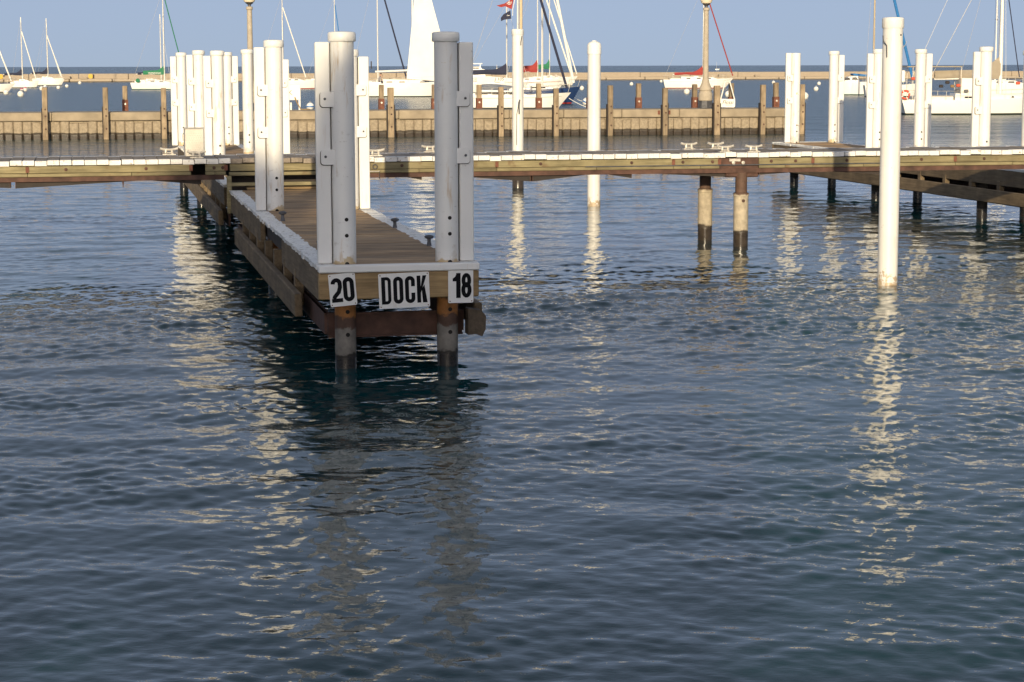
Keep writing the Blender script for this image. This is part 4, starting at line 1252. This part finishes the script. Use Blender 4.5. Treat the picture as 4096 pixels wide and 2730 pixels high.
# behind the two near posts
sailboat("white sailboat with pale furled jib between the middle and front left posts", 1020, 1300, 357, 1.15, 1133, 13, None, furl='spar', bowpx=1223, frac=0.85, boot='boot_red', furl_r=0.085)
tc, X, Yc, L, secs, xm = sailboat("white sailboat with blue furled jib, mast just left of the front left post", 1190, 1420, 350, 1.1, 1312, 14, 'navy', 2.4, 0.6, furl='blue', bowpx=1352, depth=14, frac=0.9)
# the big white sailboat with a sail set, person aboard
X, Y, L = place(1415, 1800, 390)
bsx, bsy = X*(Y+1.6)/Y, Y+1.6
t = thing("sailboat", "large white sailboat with its white headsail set and a bare boom", "sailboat", (bsx, bsy, 0), 0, BG)
secs = hull_parts(t, L, 3.4, 1.45, M['gel'], M['boot_dark'], stripe=None)
cab_ = cabin(t, -L/2+0.30*L, -L/2+0.80*L, 1.05, 1.45, 0.50, [(-1.7, -1.0, 0.3, 0.5), (-0.3, 0.4, 0.3, 0.5), (2.0, 3.0, 0.3, 0.5)])
MB().bbox(-L/2+0.06*L, -L/2+0.29*L, -1.1, 1.1, 1.3, 1.68, 0.06).build("cockpit_coaming", M['gel'], t)
xm = at_y(1652, 300, bsy).x-bsx
MB().tube([(xm, 0, 1.0), (xm, 0, 17)], 0.11, 10).build("mast", M['spar'], t, True)
bz = z_at(1560, 284, bsy)
MB().tube([(xm-0.1, 0, bz+0.06), (at_y(1501, 288, bsy).x-bsx, 0, bz-0.10)], 0.11, 8).build("boom", M['spar'], t, True)
rails(t, secs, 1.45, 0.04, 0.96)
# the set headsail: a bellied triangle with thickness
def tri_sail(t, A, B_, C, belly, mat, name="headsail", n=12):
    A, B_, C = Vector(A), Vector(B_), Vector(C)
    vs = []; idx = {}
    for i in range(n+1):
        for j in range(n+1-i):
            a, b = i/n, j/n; c = 1-a-b
            p = A*c+B_*a+C*b
            bl = belly*27*a*b*c+belly*1.2*(a*(1-a))*0.4 + 0.10*math.sin(14*a+3*b)*(1-c)*c*2
            idx[i, j] = len(vs); vs.append(p+Vector((0, -bl, 0)))
    fs = []
    for i in range(n):
        for j in range(n-i):
            fs.append((idx[i, j], idx[i+1, j], idx[i, j+1]))
            if j < n-i-1: fs.append((idx[i+1, j], idx[i+1, j+1], idx[i, j+1]))
    m = len(vs)
    vs2 = vs+[v+Vector((0, 0.02, 0)) for v in vs]
    mb = MB(); mb.add(vs2, fs+[tuple(k+m for k in f[::-1]) for f in fs])
    return mb.build(name, mat, t, True)
def q_(px, py): 
    p = at_y(px, py, bsy); return (p.x-bsx, -0.4, p.z)
tri_sail(t, q_(1676, -190), q_(1627, 316), q_(1815, 330), 0.35, M['sail'])
MB().box(q_(1480, 0)[0]-0.02, q_(1480, 0)[0]+0.10, 0.2, 0.3, z_at(1480, 276, bsy), z_at(1480, 246, bsy)).build("radar_panel", M['rust_dark'], t)
# its neighbour whose dark furled jib crosses in front of the boom
sailboat("white sailboat with dark blue furled jib, mast beside the middle right post", 1350, 1620, 372, 1.1, 1476, 16, None, furl='navy', bowpx=1598, furl_r=0.11, frac=0.92, depth=18, cab=(0.3, 0.7, 0.35))

# person sitting at the helm, drinking from a can
def person(loc, rz):
    me = bpy.data.meshes.new("p")
    J = [(0,0,0.0), (0.06,0,0.22), (0.16,0,0.46), (0.22,0,0.58), (0.27,0,0.72), (0.28,0,0.84),      # pelvis .. head top
         (0.16,-0.19,0.47), (0.30,-0.24,0.26), (0.42,-0.08,0.50), (0.44,-0.04,0.58),                  # right arm to the mouth
         (0.16,0.19,0.47), (0.24,0.24,0.20), (0.42,0.18,0.10), (0.50,0.16,0.08),                      # left arm on the knee
         (0.05,-0.10,-0.04), (0.46,-0.13,0.0), (0.50,-0.13,-0.42), (0.62,-0.13,-0.45),
         (0.05,0.10,-0.04), (0.46,0.14,0.0), (0.50,0.14,-0.42), (0.62,0.14,-0.45)]
    E = [(0,1),(1,2),(2,3),(3,4),(4,5),(2,6),(6,7),(7,8),(8,9),(2,10),(10,11),(11,12),(12,13),(0,14),(14,15),(15,16),(16,17),(0,18),(18,19),(19,20),(20,21)]
    Rr = [.15,.145,.15,.055,.095,.08,.065,.048,.036,.04,.065,.048,.036,.04,.095,.072,.05,.045,.095,.072,.05,.045]
    me.from_pydata(J, E, [])
    o = bpy.data.objects.new("tmp", me); COL.objects.link(o)
    md = o.modifiers.new("s", 'SKIN'); md.use_smooth_shade = True
    for i, sv in enumerate(me.skin_vertices[0].data):
        sv.radius = (Rr[i], Rr[i]*(1.15 if i in (0, 1, 2) else 1.0)); sv.use_root = (i == 0)
    o.modifiers.new("u", 'SUBSURF').levels = 2
    dg = bpy.context.evaluated_depsgraph_get()
    m2 = bpy.data.meshes.new_from_object(o.evaluated_get(dg)); bpy.data.objects.remove(o)
    m2.materials.clear()
    for k in ('shirt', 'skin', 'dark_cloth'): m2.materials.append(M[k])
    for p in m2.polygons:
        c = p.center
        p.material_index = 1 if c.z > 0.56 or (c.x > 0.33 and c.z > 0.03 and c.z < 0.56 and abs(c.y) < 0.26 and not (c.x < 0.5 and c.z < 0.09)) else (2 if c.z < 0.07 else 0)
    t = thing("person", "person in a grey top and dark cap sitting on the large sailboat, drinking", "person", loc, rz)
    link("body", m2, t)
    cp = MB(); cp.sphere((0.275, 0, 0.83), 0.105, 12, sz=0.75); cp.box(0.34, 0.44, -0.06, 0.06, 0.82, 0.84); cp.build("cap", M['dark_cloth'], t, True)
    hd = MB()
    for s_ in (-1, 1): hd.sphere((0.365, s_*0.035, 0.745), 0.012, 6)
    hd.build("eyes", M['black'], t)
    MB().lathe([(0.033, 0), (0.033, 0.12)], (0.47, -0.03, 0.60), 10).build("held_can", M['rust_red'], t)
pp = at_y(1514, 330, bsy-0.9)
person((pp.x, bsy-0.9, z_at(1514, 326, bsy-0.9)), 0.0)

# group behind the pole with the cable
t, X, Yc, L, secs, xm = sailboat("near white sailboat with dark cabin windows, bow right of the cable pole", 1840, 2287, 438, 1.05, 2072, 13.5, None, boot='boot_dark', furl='navy', bowpx=2268, furl_r=0.10, frac=0.98, cab=(0.14, 0.62, 0.46), stripe='wire')
for k in range(3):
    MB().box(X*0-L/2+1.2+k*1.35, -L/2+2.2+k*1.35, -L*0.31*0.30-0.025, -L*0.31*0.30-0.005, 1.16, 1.34).build("window", M['glass'], t)
sailboat("dark blue hulled sailboat, its bow showing past the near white sailboat", 2010, 2330, 420, 1.25, 2172, 14.5, None, hull='navy_hull', furl='sail', bowpx=2300, furl_r=0.13, frac=0.98, depth=4, cab=(0.3, 0.68, 0.4), boot='boot_red')
sailboat("white sailboat with thick navy sail cover and lettered dodger", 1840, 2120, 375, 1.15, 2027, 10.0, 'navy', 4.4, 1.35, cab=(0.28, 0.7, 0.5), depth=3, low=0.55, thick=0.24, cov_z=2.35, lean=0.0)
jb = at_y(1992, 318, at_z(1980, 376, 0).y)
dd = thing("cockpit_awning", "white cloth awning lettered in dark script below the navy sail cover", "awning", (jb.x, jb.y, 0), 0)
aw = MB(); aw.prism([(-2.6, z_at(1990, 308, jb.y)), (-1.2, z_at(1990, 306, jb.y)), (2.2, z_at(1990, 315, jb.y)), (2.2, z_at(1990, 328, jb.y)), (-0.8, z_at(1990, 330, jb.y)), (-1.6, z_at(1990, 336, jb.y)), (-2.6, z_at(1990, 343, jb.y))], 'y', -0.05, 0.9); aw.build("cloth", M['sail'], dd)
text("J 105", 0.55, M['black'], dd, (0.15, -0.055, z_at(1990, 318, jb.y)), shear=0.2)
t, X, Yc, L, secs, xm = sailboat("white sailboat with red sail cover and a red waterline band", 1998, 2272, 365, 1.35, 2153, 14.5, 'red', 2.35, 1.75, boot='boot_red', stripe='boot_red', furl='sail', bowpx=2292, furl_r=0.12, depth=6, cab=(0.28, 0.76, 0.42), low=0.85, cov_z=2.55)
text("Lake Sea", 0.42, M['timber'], t, (-L/2+1.2, -L*0.31*0.42, 0.85), shear=0.2)
sailboat("white sailboat with green sail cover, behind the red-covered one", 2110, 2320, 348, 1.35, 2203, 15.0, 'green', 1.95, 1.75, depth=10, furl='sail', furl_r=0.10, cab=(0.3, 0.75, 0.4), low=0.7, cov_z=2.9)
# flags on a halyard above
fl = at_y(2047, 60, at_z(2047, 376, 0).y-3)
t = thing("flag_halyard", "white halyard staff carrying a red burgee above a navy one", "flag", (fl.x, fl.y, 0), 0)
MB().tube([(0.10, 0, z_at(2046, 64, fl.y)), (0.12, 0, z_at(2047, 38, fl.y)), (0.55, 0, z_at(2056, -30, fl.y))], 0.04, 6).build("staff", M['spar'], t, True)
def flag(name, pts, mat, th=0.012):
    ctr = [(x-fl.x, y, z) for x, y, z in pts]
    mb = MB(); n = len(ctr)
    mb.add([(p[0], p[1], p[2]) for p in ctr]+[(p[0], p[1]+th, p[2]) for p in ctr], [tuple(range(n)), tuple(range(n, 2*n))[::-1]]+[(i, n+i, n+(i+1) % n, (i+1) % n) for i in range(n)])
    return mb.build(name, mat, t)
def fpts(l): return [(at_y(px, py, fl.y).x, dy, z_at(px, py, fl.y)) for px, py, dy in l]
rf = flag("red_burgee", fpts([(1986, 23, 0.1), (2002, 19, 0.0), (2018, 15, -0.05), (2040, 1, 0.0), (2052, -6, 0.0), (2054, 0, 0), (2047, 38, 0.0), (2020, 26, -0.05), (2006, 30, 0.0), (1998, 28, 0.05)]), M['red'])
e = at_y(2037, 10, fl.y)
for r_, a0, a1 in ((0.115, 150, 390), (0.27, 190, 380)):
    MB().tube([(e.x-fl.x+r_*math.cos(math.radians(a0+(a1-a0)*k/12)), -0.06, e.z+r_*math.sin(math.radians(a0+(a1-a0)*k/12))) for k in range(13)], 0.035, 5).build("emblem", M['sail'], rf)
MB().tube([(e.x-fl.x-0.06, -0.06, e.z-0.10), (e.x-fl.x+0.02, -0.06, e.z+0.22)], 0.035, 5).build("emblem", M['sail'], rf)
nf = flag("navy_burgee", fpts([(2003, 72, 0.1), (2014, 58, 0), (2042, 42, 0.0), (2045, 76, 0.0), (2016, 80, -0.05), (2004, 86, 0.05)]), M['navy'])
e = at_y(2033, 63, fl.y)
MB().tube([(e.x-fl.x-0.10+0.07*math.cos(a*0.7), -0.06, e.z+0.07*math.sin(a*0.7)) for a in range(10)], 0.018, 5).build("emblem", M['sail'], nf)
MB().box(e.x-fl.x+0.02, e.x-fl.x+0.14, -0.08, -0.06, e.z-0.04, e.z+0.04).build("emblem", M['sail'], nf)

# red-covered sailboat at right
sailboat("white sailboat with long red sail cover and red furled jib", 2650, 2940, 355, 1.25, 2812, 14.0, 'red', 4.25, 1.28, boot='boot_red', stripe='gel2', furl='red', bowpx=2931, furl_r=0.09, frac=0.97, cab=(0.25, 0.80, 0.50), cov_z=2.05, low=0.30)
# motor sailer with blue awning
X, Y, L = place(3330, 3500, 382)
t = thing("motor_cruiser", "white motor cruiser with bright blue awning behind the right posts", "motorboat", (X, Y+1.2, 0), math.pi, "powerboats")
secs = hull_parts(t, L, 2.6, 1.45, M['gel'], M['boot_green'], over_b=0.08)
cabin(t, -L/2+0.34*L, -L/2+0.72*L, 0.9, 1.45, 0.75, [(-0.6, 0.1, 0.35, 0.75), (0.3, 0.9, 0.35, 0.7)])
bz = z_at(3440, 297, Y)
aw = MB(); aw.prism([(-L/2+0.2, bz-0.12), (-L/2+2.2, bz+0.06), (-L/2+2.4, bz+0.02), (-L/2+2.3, bz-0.16), (-L/2+0.3, bz-0.3)], 'y', -1.0, 1.0); aw.build("awning", M['blue'], t)
for x in (-L/2+0.5, -L/2+2.1):
    for y in (-0.95, 0.95): MB().tube([(x, y, 1.3), (x, y, bz-0.1)], 0.02, 5).build("awning_pole", M['galv'], t)
rails(t, secs, 1.45)
# far powerboats
X, Y, L = place(1838, 1946, 300)
Y = 330.0; pY = at_y(1880, 288, Y); sc = Y/FPX
t = thing("motor_yacht", "white flybridge motor yacht peeking out beside the front right post", "motorboat", (pY.x, Y, 0), 0, "powerboats")
secs = hull_parts(t, 100*sc, 3.4, 1.5, M['gel'], M['boot_dark'])
z0 = z_at(1900, 290, Y)
hb = MB(); hb.prism([(-1.7, 1.45), (2.5, 1.45), (2.35, z_at(1, 283, Y)), (1.9, z_at(1, 281, Y)), (1.7, z_at(1, 272, Y)), (-1.7, z_at(1, 272, Y))], 'y', -1.1, 1.1); hb.build("deckhouse", M['gel'], t)
MB().box(-0.4, 1.45, -1.13, -1.105, z_at(1, 280, Y), z_at(1, 275, Y)).build("window", M['glass'], t)
for x in (-1.0, 1.6): MB().box(x, x+0.12, -1.0, 1.0, z_at(1, 272, Y)+0.003, z_at(1, 262, Y)).build("bridge_post", M['gel'], t)
MB().bbox(-1.5, 2.0, -1.1, 1.1, z_at(1, 262, Y)+0.003, z_at(1, 258, Y), 0.04).build("bridge_roof", M['gel'], t)
Y = 1150.0; p = at_y(1990, 270, Y)
t = thing("tour_boat", "distant cream tour boat out on the open lake", "boat", (p.x, Y, 0), 0, "powerboats")
L = 52*Y/FPX; hull_parts(t, L, 2.2, 1.15, M['gel2'], M['gel2'])
MB().bbox(-L*0.10, L*0.36, -0.9, 0.9, 1.1, 2.1, 0.15).build("deckhouse", M['gel2'], t)
MB().tube([(-L*0.05, 0, 2.0), (-L*0.05, 0, 3.9)], 0.12, 6).build("mast", M['gel2'], t)
Y = 1500.0; p = at_y(2870, 270, Y)
t = thing("sailboat", "tiny distant sailboat on the lake right of the lamp post", "sailboat", (p.x, Y, 0), 0.0, BG)
hull_parts(t, 3.2, 1.1, 0.8, M['gel'], M['gel']); MB().tube([(-0.6, 0, 0.3), (-0.6, 0, 6.0)], 0.05, 5).build("mast", M['spar'], t)

# big white sailboat at right
X, Y, L = place(3590, 4215, 462)
t = thing("sailboat", "large white sailboat with tan sail cover and orange life ring at right", "sailboat", (X*(Y+1.6)/Y, Y+1.6, 0), 0, BG)
bx_, by_ = X*(Y+1.6)/Y, Y+1.6
secs = hull_parts(t, L, 3.3, 1.0, M['gel'], M['boot_dark'], over_b=0.10)
def lp(px, py, y=None): 
    p = at_y(px, py, by_ if y is None else y); return p.x-bx_, p.z
cabin(t, -L/2+0.35*L, -L/2+0.84*L, 1.05, 1.0, 0.46, [(-0.9, 0.4, 0.30, 0.60), (2.35, 2.55, 0.35, 0.6)])
MB().bbox(-L/2+0.08*L, -L/2+0.34*L, -1.15, 1.15, 0.9, 1.28, 0.05).build("cockpit_coaming", M['gel2'], t)
dg_ = MB(); x0, z0 = lp(3832, 350); x1, _z = lp(3878, 350)
dg_.prism([(x0, 1.25), (x1+0.1, 1.25), (x1, z_at(1, 322, by_)), (x0+0.05, z_at(1, 322, by_))], 'y', -1.0, 1.0); dg_.build("dodger", M['sail'], t)
xm, _z = lp(4003, 250)
MB().tube([(xm, 0, 0.8), (xm, 0, 16.5)], 0.14, 12, r2=0.10).build("mast", M['spar'], t, True)
MB().tube([(xm-0.2, -0.25, 1.2), (xm-0.2, -0.25, 2.0)], 0.10, 8).build("winch_bag", M['gel2'], t, True)
cz = z_at(1, 322, by_)
MB().tube([(xm, 0, cz), (lp(3736, 330)[0], 0, cz-0.05)], 0.07, 8).build("boom", M['spar'], t, True)
cv = cover(t, xm, cz+0.02, xm-lp(3740, 300)[0], z_at(1, 236, by_)-cz, M['tan'], 0.22, False, 0.50)
xa, _z = lp(3617, 268); xb, za = lp(3836, 268)
MB().bbox(xa, xb, -1.1, 1.1, za-0.03, za+0.05, 0.02).build("bimini_top", M['tan'], t)
for px in (3640, 3832):
    for y in (-1.05, 1.05): MB().tube([(lp(px, 300)[0], y, 1.0), (lp(px, 300)[0], y, za-0.03)], 0.02, 5).build("bimini_pole", M['galv'], t)
lr = MB(); cx_, cz_ = lp(3619, 380, by_-1.25); rr = 0.27
lr.tube([(cx_+rr*math.cos(k*math.pi/12), -1.45, cz_+rr*math.sin(k*math.pi/12)) for k in range(25)], 0.07, 8)
lo = lr.build("life_ring", M['orange'], t, True)
for a in (0.5, 2.1, 3.6, 5.2):
    MB().tube([(cx_+rr*math.cos(a-0.12), -1.45, cz_+rr*math.sin(a-0.12)), (cx_+rr*math.cos(a+0.12), -1.45, cz_+rr*math.sin(a+0.12))], 0.078, 8).build("white_band", M['sail'], lo, True)
rails(t, secs, 1.0, 0.02, 0.97)
MB().bbox(lp(3596, 0)[0], lp(3622, 0)[0], -0.6, 0.2, z_at(1, 338, by_), z_at(1, 290, by_), 0.06).build("helm_locker", M['gel'], t)
MB().bbox(lp(3600, 0)[0], lp(3607, 0)[0], -0.64, -0.61, z_at(1, 312, by_), z_at(1, 298, by_), 0.01).build("yellow_placard", M['yellow'], t)
for k, (px, py, m_) in enumerate(((3640, 315, 'orange'), (3818, 342, 'orange'), (3750, 345, 'rust_dark'), (3775, 330, 'rust_dark'), (3795, 345, 'timber'), (3816, 362, 'iron'), (3850, 364, 'iron'), (4055, 333, 'orange'))):
    a, b = lp(px, py)
    MB().bbox(a-0.14, a+0.14, -1.28, -1.1, b-0.10, b+0.10, 0.04).build("deck_gear", M[m_], t)
w = MB()
w.tube([(-L/2+0.2, 0, 1.0), (xm, 0, 16.4)], 0.014, 5); w.tube([(-L/2+1.9, -0.9, 2.4), (xm, 0, 12.0)], 0.02, 5); w.tube([(L/2-0.2, 0, 1.3), (xm, 0, 16.4)], 0.014, 5)
for sgn in (-1, 1): w.tube([(xm+0.1, sgn*1.4, 1.0), (xm, 0, 15)], 0.012, 5)
w.build("standing_rigging", M['wire'], t)
# neighbours behind it
sailboat("white sailboat at the right edge, thinner mast beside the tan-covered one", 3880, 4290, 405, 1.5, 4040, 15, None, furl='navy', bowpx=4140, furl_r=0.05, frac=0.95, mr=0.08, cab=(0.2, 0.7, 0.45), depth=6)
sailboat("white sailboat with bright blue furled jib behind the tall free pole", 3480, 3720, 392, 1.2, 3520, 17, None, furl='blue', bowpx=3682, furl_r=0.15, frac=0.98, depth=4, cab=(0.3, 0.7, 0.4), mr=0.09, spar='spar_gold')

# ------------------------------------------------------------------ mooring buoys
bm_ = MB(); bm_.sphere((0, 0, 0.22), 0.33, 16)
buoy_me = bm_.mesh("ball", M['gel'], True)
bnd = MB(); bnd.lathe([(0.325, 0.17), (0.335, 0.18), (0.335, 0.27), (0.325, 0.28)], n=16, caps=False)
bnd_me = {c: bnd.mesh("band", M[c], True) for c in ('buoy_blue', 'gel2')}
ey = MB(); ey.tube([(0.07*math.cos(k*math.pi/6), 0, 0.60+0.07*math.sin(k*math.pi/6)) for k in range(13)], 0.018, 6)
ey_me = ey.mesh("eye", M['galv'], True)
buoys = [(24, 378, 1.0, 0, "white mooring ball, leftmost on the water below the left boats"), (82, 386, 1.15, 0, "large white mooring ball left of the first timber post"),
    (88, 369, 0.8, 'pink', "pink-topped mooring ball below the left boats"), (101, 365, 0.9, 'pink', "pink-topped mooring ball nearest the second left boat's bow"),
    (166, 361, 1.0, 0, "white mooring ball touching the blue one below the left boats"), (181, 355, 1.0, 1, "blue and white mooring ball below the left boats"),
    (233, 356, 0.9, 0, "white mooring ball right of the left boats, lower of two"), (243, 341, 0.9, 1, "blue and white mooring ball near the breakwater at left"),
    (268, 350, 0.9, 0, "white mooring ball, middle of the open water at left"), (319, 337, 1.0, 0, "white mooring ball below the yellow round marker"),
    (1241, 437, 0.95, 1, "large mooring ball beside the white cabinet"), (1942, 345, 1.0, 0, "mooring ball seen under the lettered awning"),
    (2327, 360, 1.0, 0, "mooring ball just past the navy bow"), (2343, 419, 1.15, 1, "tilted blue and white mooring ball by the dome-capped pole"),
    (2355, 336, 0.8, 'red', "small red-topped mooring ball behind the dome-capped pole"), (2645, 330, 0.9, 0, "mooring ball at the red-covered sailboat's stern"),
    (2526, 342, 1.0, 0, "mooring ball alone right of the dome-capped pole"), (2747, 376, 1.1, 0, "mooring ball below the red-covered sailboat's hull"),
    (2913, 387, 1.15, 0, "mooring ball seen between the slanting white poles"), (3094, 336, 1.0, 0, "mooring ball left of the flat-topped white post"),
    (3219, 396, 1.25, 0, "mooring ball half behind the last timber post"), (3276, 340, 1.0, 0, "mooring ball in open water, upper of two near the capped right post"),
    (3264, 363, 1.0, 0, "mooring ball in open water, lower of two near the capped right post")]
for (px, py, sc, kind, lab) in buoys:
    t = thing("mooring_buoy", lab, "buoy", at_z(px, py, 0), random.uniform(0, 6), "mooring balls on the water")
    link("ball", buoy_me, t).scale = (sc, sc, sc)
    link("band", bnd_me['buoy_blue' if kind == 1 else 'gel2'], t).scale = (sc, sc, sc)
    link("eye", ey_me, t).scale = (sc, sc, sc)
    if isinstance(kind, str):
        MB().lathe([(0.26, 0.43), (0.18, 0.53), (0.05, 0.57)], n=12).build("top_cover", M[kind], t, True)
    t.rotation_euler = (0.35 if px == 2343 else random.uniform(-0.1, 0.1), random.uniform(-0.1, 0.1), random.uniform(0, 6))
# mooring lines at the near bows
for (pa, pb, mid, lab) in (((2292, 385), (2338, 405), (2312, 406), "pale mooring line from the navy bow to the tilted ball"), ((2276, 394), (2358, 432), (2322, 424), "pale mooring line from the near sailboat's bow")):
    Y0 = at_z(pb[0], pb[1]+8, 0).y
    P = [at_y(*pa, Y0+1), at_y(*mid, Y0), at_y(*pb, Y0)]
    o = MB().tube([P[0]*(1-q)**2+P[1]*2*q*(1-q)+P[2]*q*q for q in [k/8 for k in range(9)]], 0.025, 6).build("mooring_line", M['spar'], None, True)
    tag(o, lab, "rope", "mooring lines")

# ------------------------------------------------------------------ trees added unseen behind the viewer, crowns shaped to shade the dock's outer end
def tree(x, y, blobs, label, seed):
    rt = random.Random(seed)
    t = thing("shade_tree", label, "tree", (x, y, 1.76), 0, "trees added behind the viewer for their shade")
    top = max(b[2] for b in blobs)
    MB().tube([(0, 0, -0.2), (0.1, 0, 2.5), (0.0, 0.1, 5.0), (0.0, 0, top)], 0.36, 10, r2=0.12).build("shade_tree_trunk", M['bark'], t, True)
    lm = MB()
    for b in blobs:
        lm.tube([(0, 0, max(2.5, b[2]*0.5)), (b[0]*0.5, b[1]*0.5, b[2]*0.78), (b[0], b[1], b[2])], 0.14, 7, r2=0.04)
    lm.build("limbs", M['bark'], t, True)
    vs = []; fs = []
    for (bx, by, bz, rx, rz, n) in blobs:
        for _ in range(n):
            while True:
                p = Vector((rt.uniform(-1, 1), rt.uniform(-1, 1), rt.uniform(-1, 1)))
                if p.length < 1: break
            c = Vector((bx+p.x*rx, by+p.y*2.0, bz+p.z*rz))
            a = Vector((rt.gauss(0, 1), rt.gauss(0, 1), rt.gauss(0, 1))).normalized()
            b = a.cross(Vector((rt.gauss(0, 1), rt.gauss(0, 1), rt.gauss(0, 1)))).normalized()
            s_ = rt.uniform(0.14, 0.26); k = len(vs)
            vs += [tuple(c+a*s_*1.5), tuple(c+b*s_*0.7), tuple(c-a*s_*1.5), tuple(c-b*s_*0.7)]
            fs.append((k, k+1, k+2, k+3))
    mb = MB(); mb.v = vs; mb.f = fs; mb.m = [0]*len(fs)
    me = mb.mesh("crown", M['leaf'], fix=False)
    tag(link("crown", me, t), kind="stuff")
    return t
TA, TE = math.tan(SUN_AZ-math.pi), math.tan(SUN_EL)/math.cos(SUN_AZ-math.pi)
TY = -26.0
def sh(x0, z0): return x0+TY*TA, z0-TY*TE-1.76       # place, on the tree line, of what shades (x0, z0) above the viewer's line
ax, az = sh(-1.2, 6.6)
def blob(x0, z0, rx, rz, n, cx):
    x, z = sh(x0, z0); return (x-cx, 0, z, rx, rz, n)
cxA = sh(-0.9, 0)[0]; cxB = sh(-7.2, 0)[0]
tree(cxA, TY, [blob(-2.25, 6.5, 1.38, 1.75, 5200, cxA), blob(-0.6, 6.6, 1.6, 1.8, 4200, cxA), blob(-1.3, 5.0, 2.1, 1.5, 3600, cxA), blob(0.4, 5.6, 1.2, 1.4, 1600, cxA), blob(-1.2, 3.2, 2.2, 1.5, 2600, cxA)], "broad green tree added unseen for its shade, nearer the viewer's line", 1)
tree(cxB, TY, [blob(-6.7, 6.6, 1.6, 1.65, 3600, cxB), blob(-7.4, 7.2, 1.2, 1.6, 2600, cxB), blob(-5.6, 6.4, 0.85, 1.45, 2200, cxB), blob(-4.6, 5.1, 1.5, 1.6, 3800, cxB), blob(-6.7, 5.0, 1.8, 1.5, 2600, cxB), blob(-4.6, 3.4, 1.6, 1.5, 2400, cxB), blob(-6.8, 3.2, 2.0, 1.5, 2400, cxB)], "broad green tree added unseen for its shade, to the left of the viewer's line", 2)
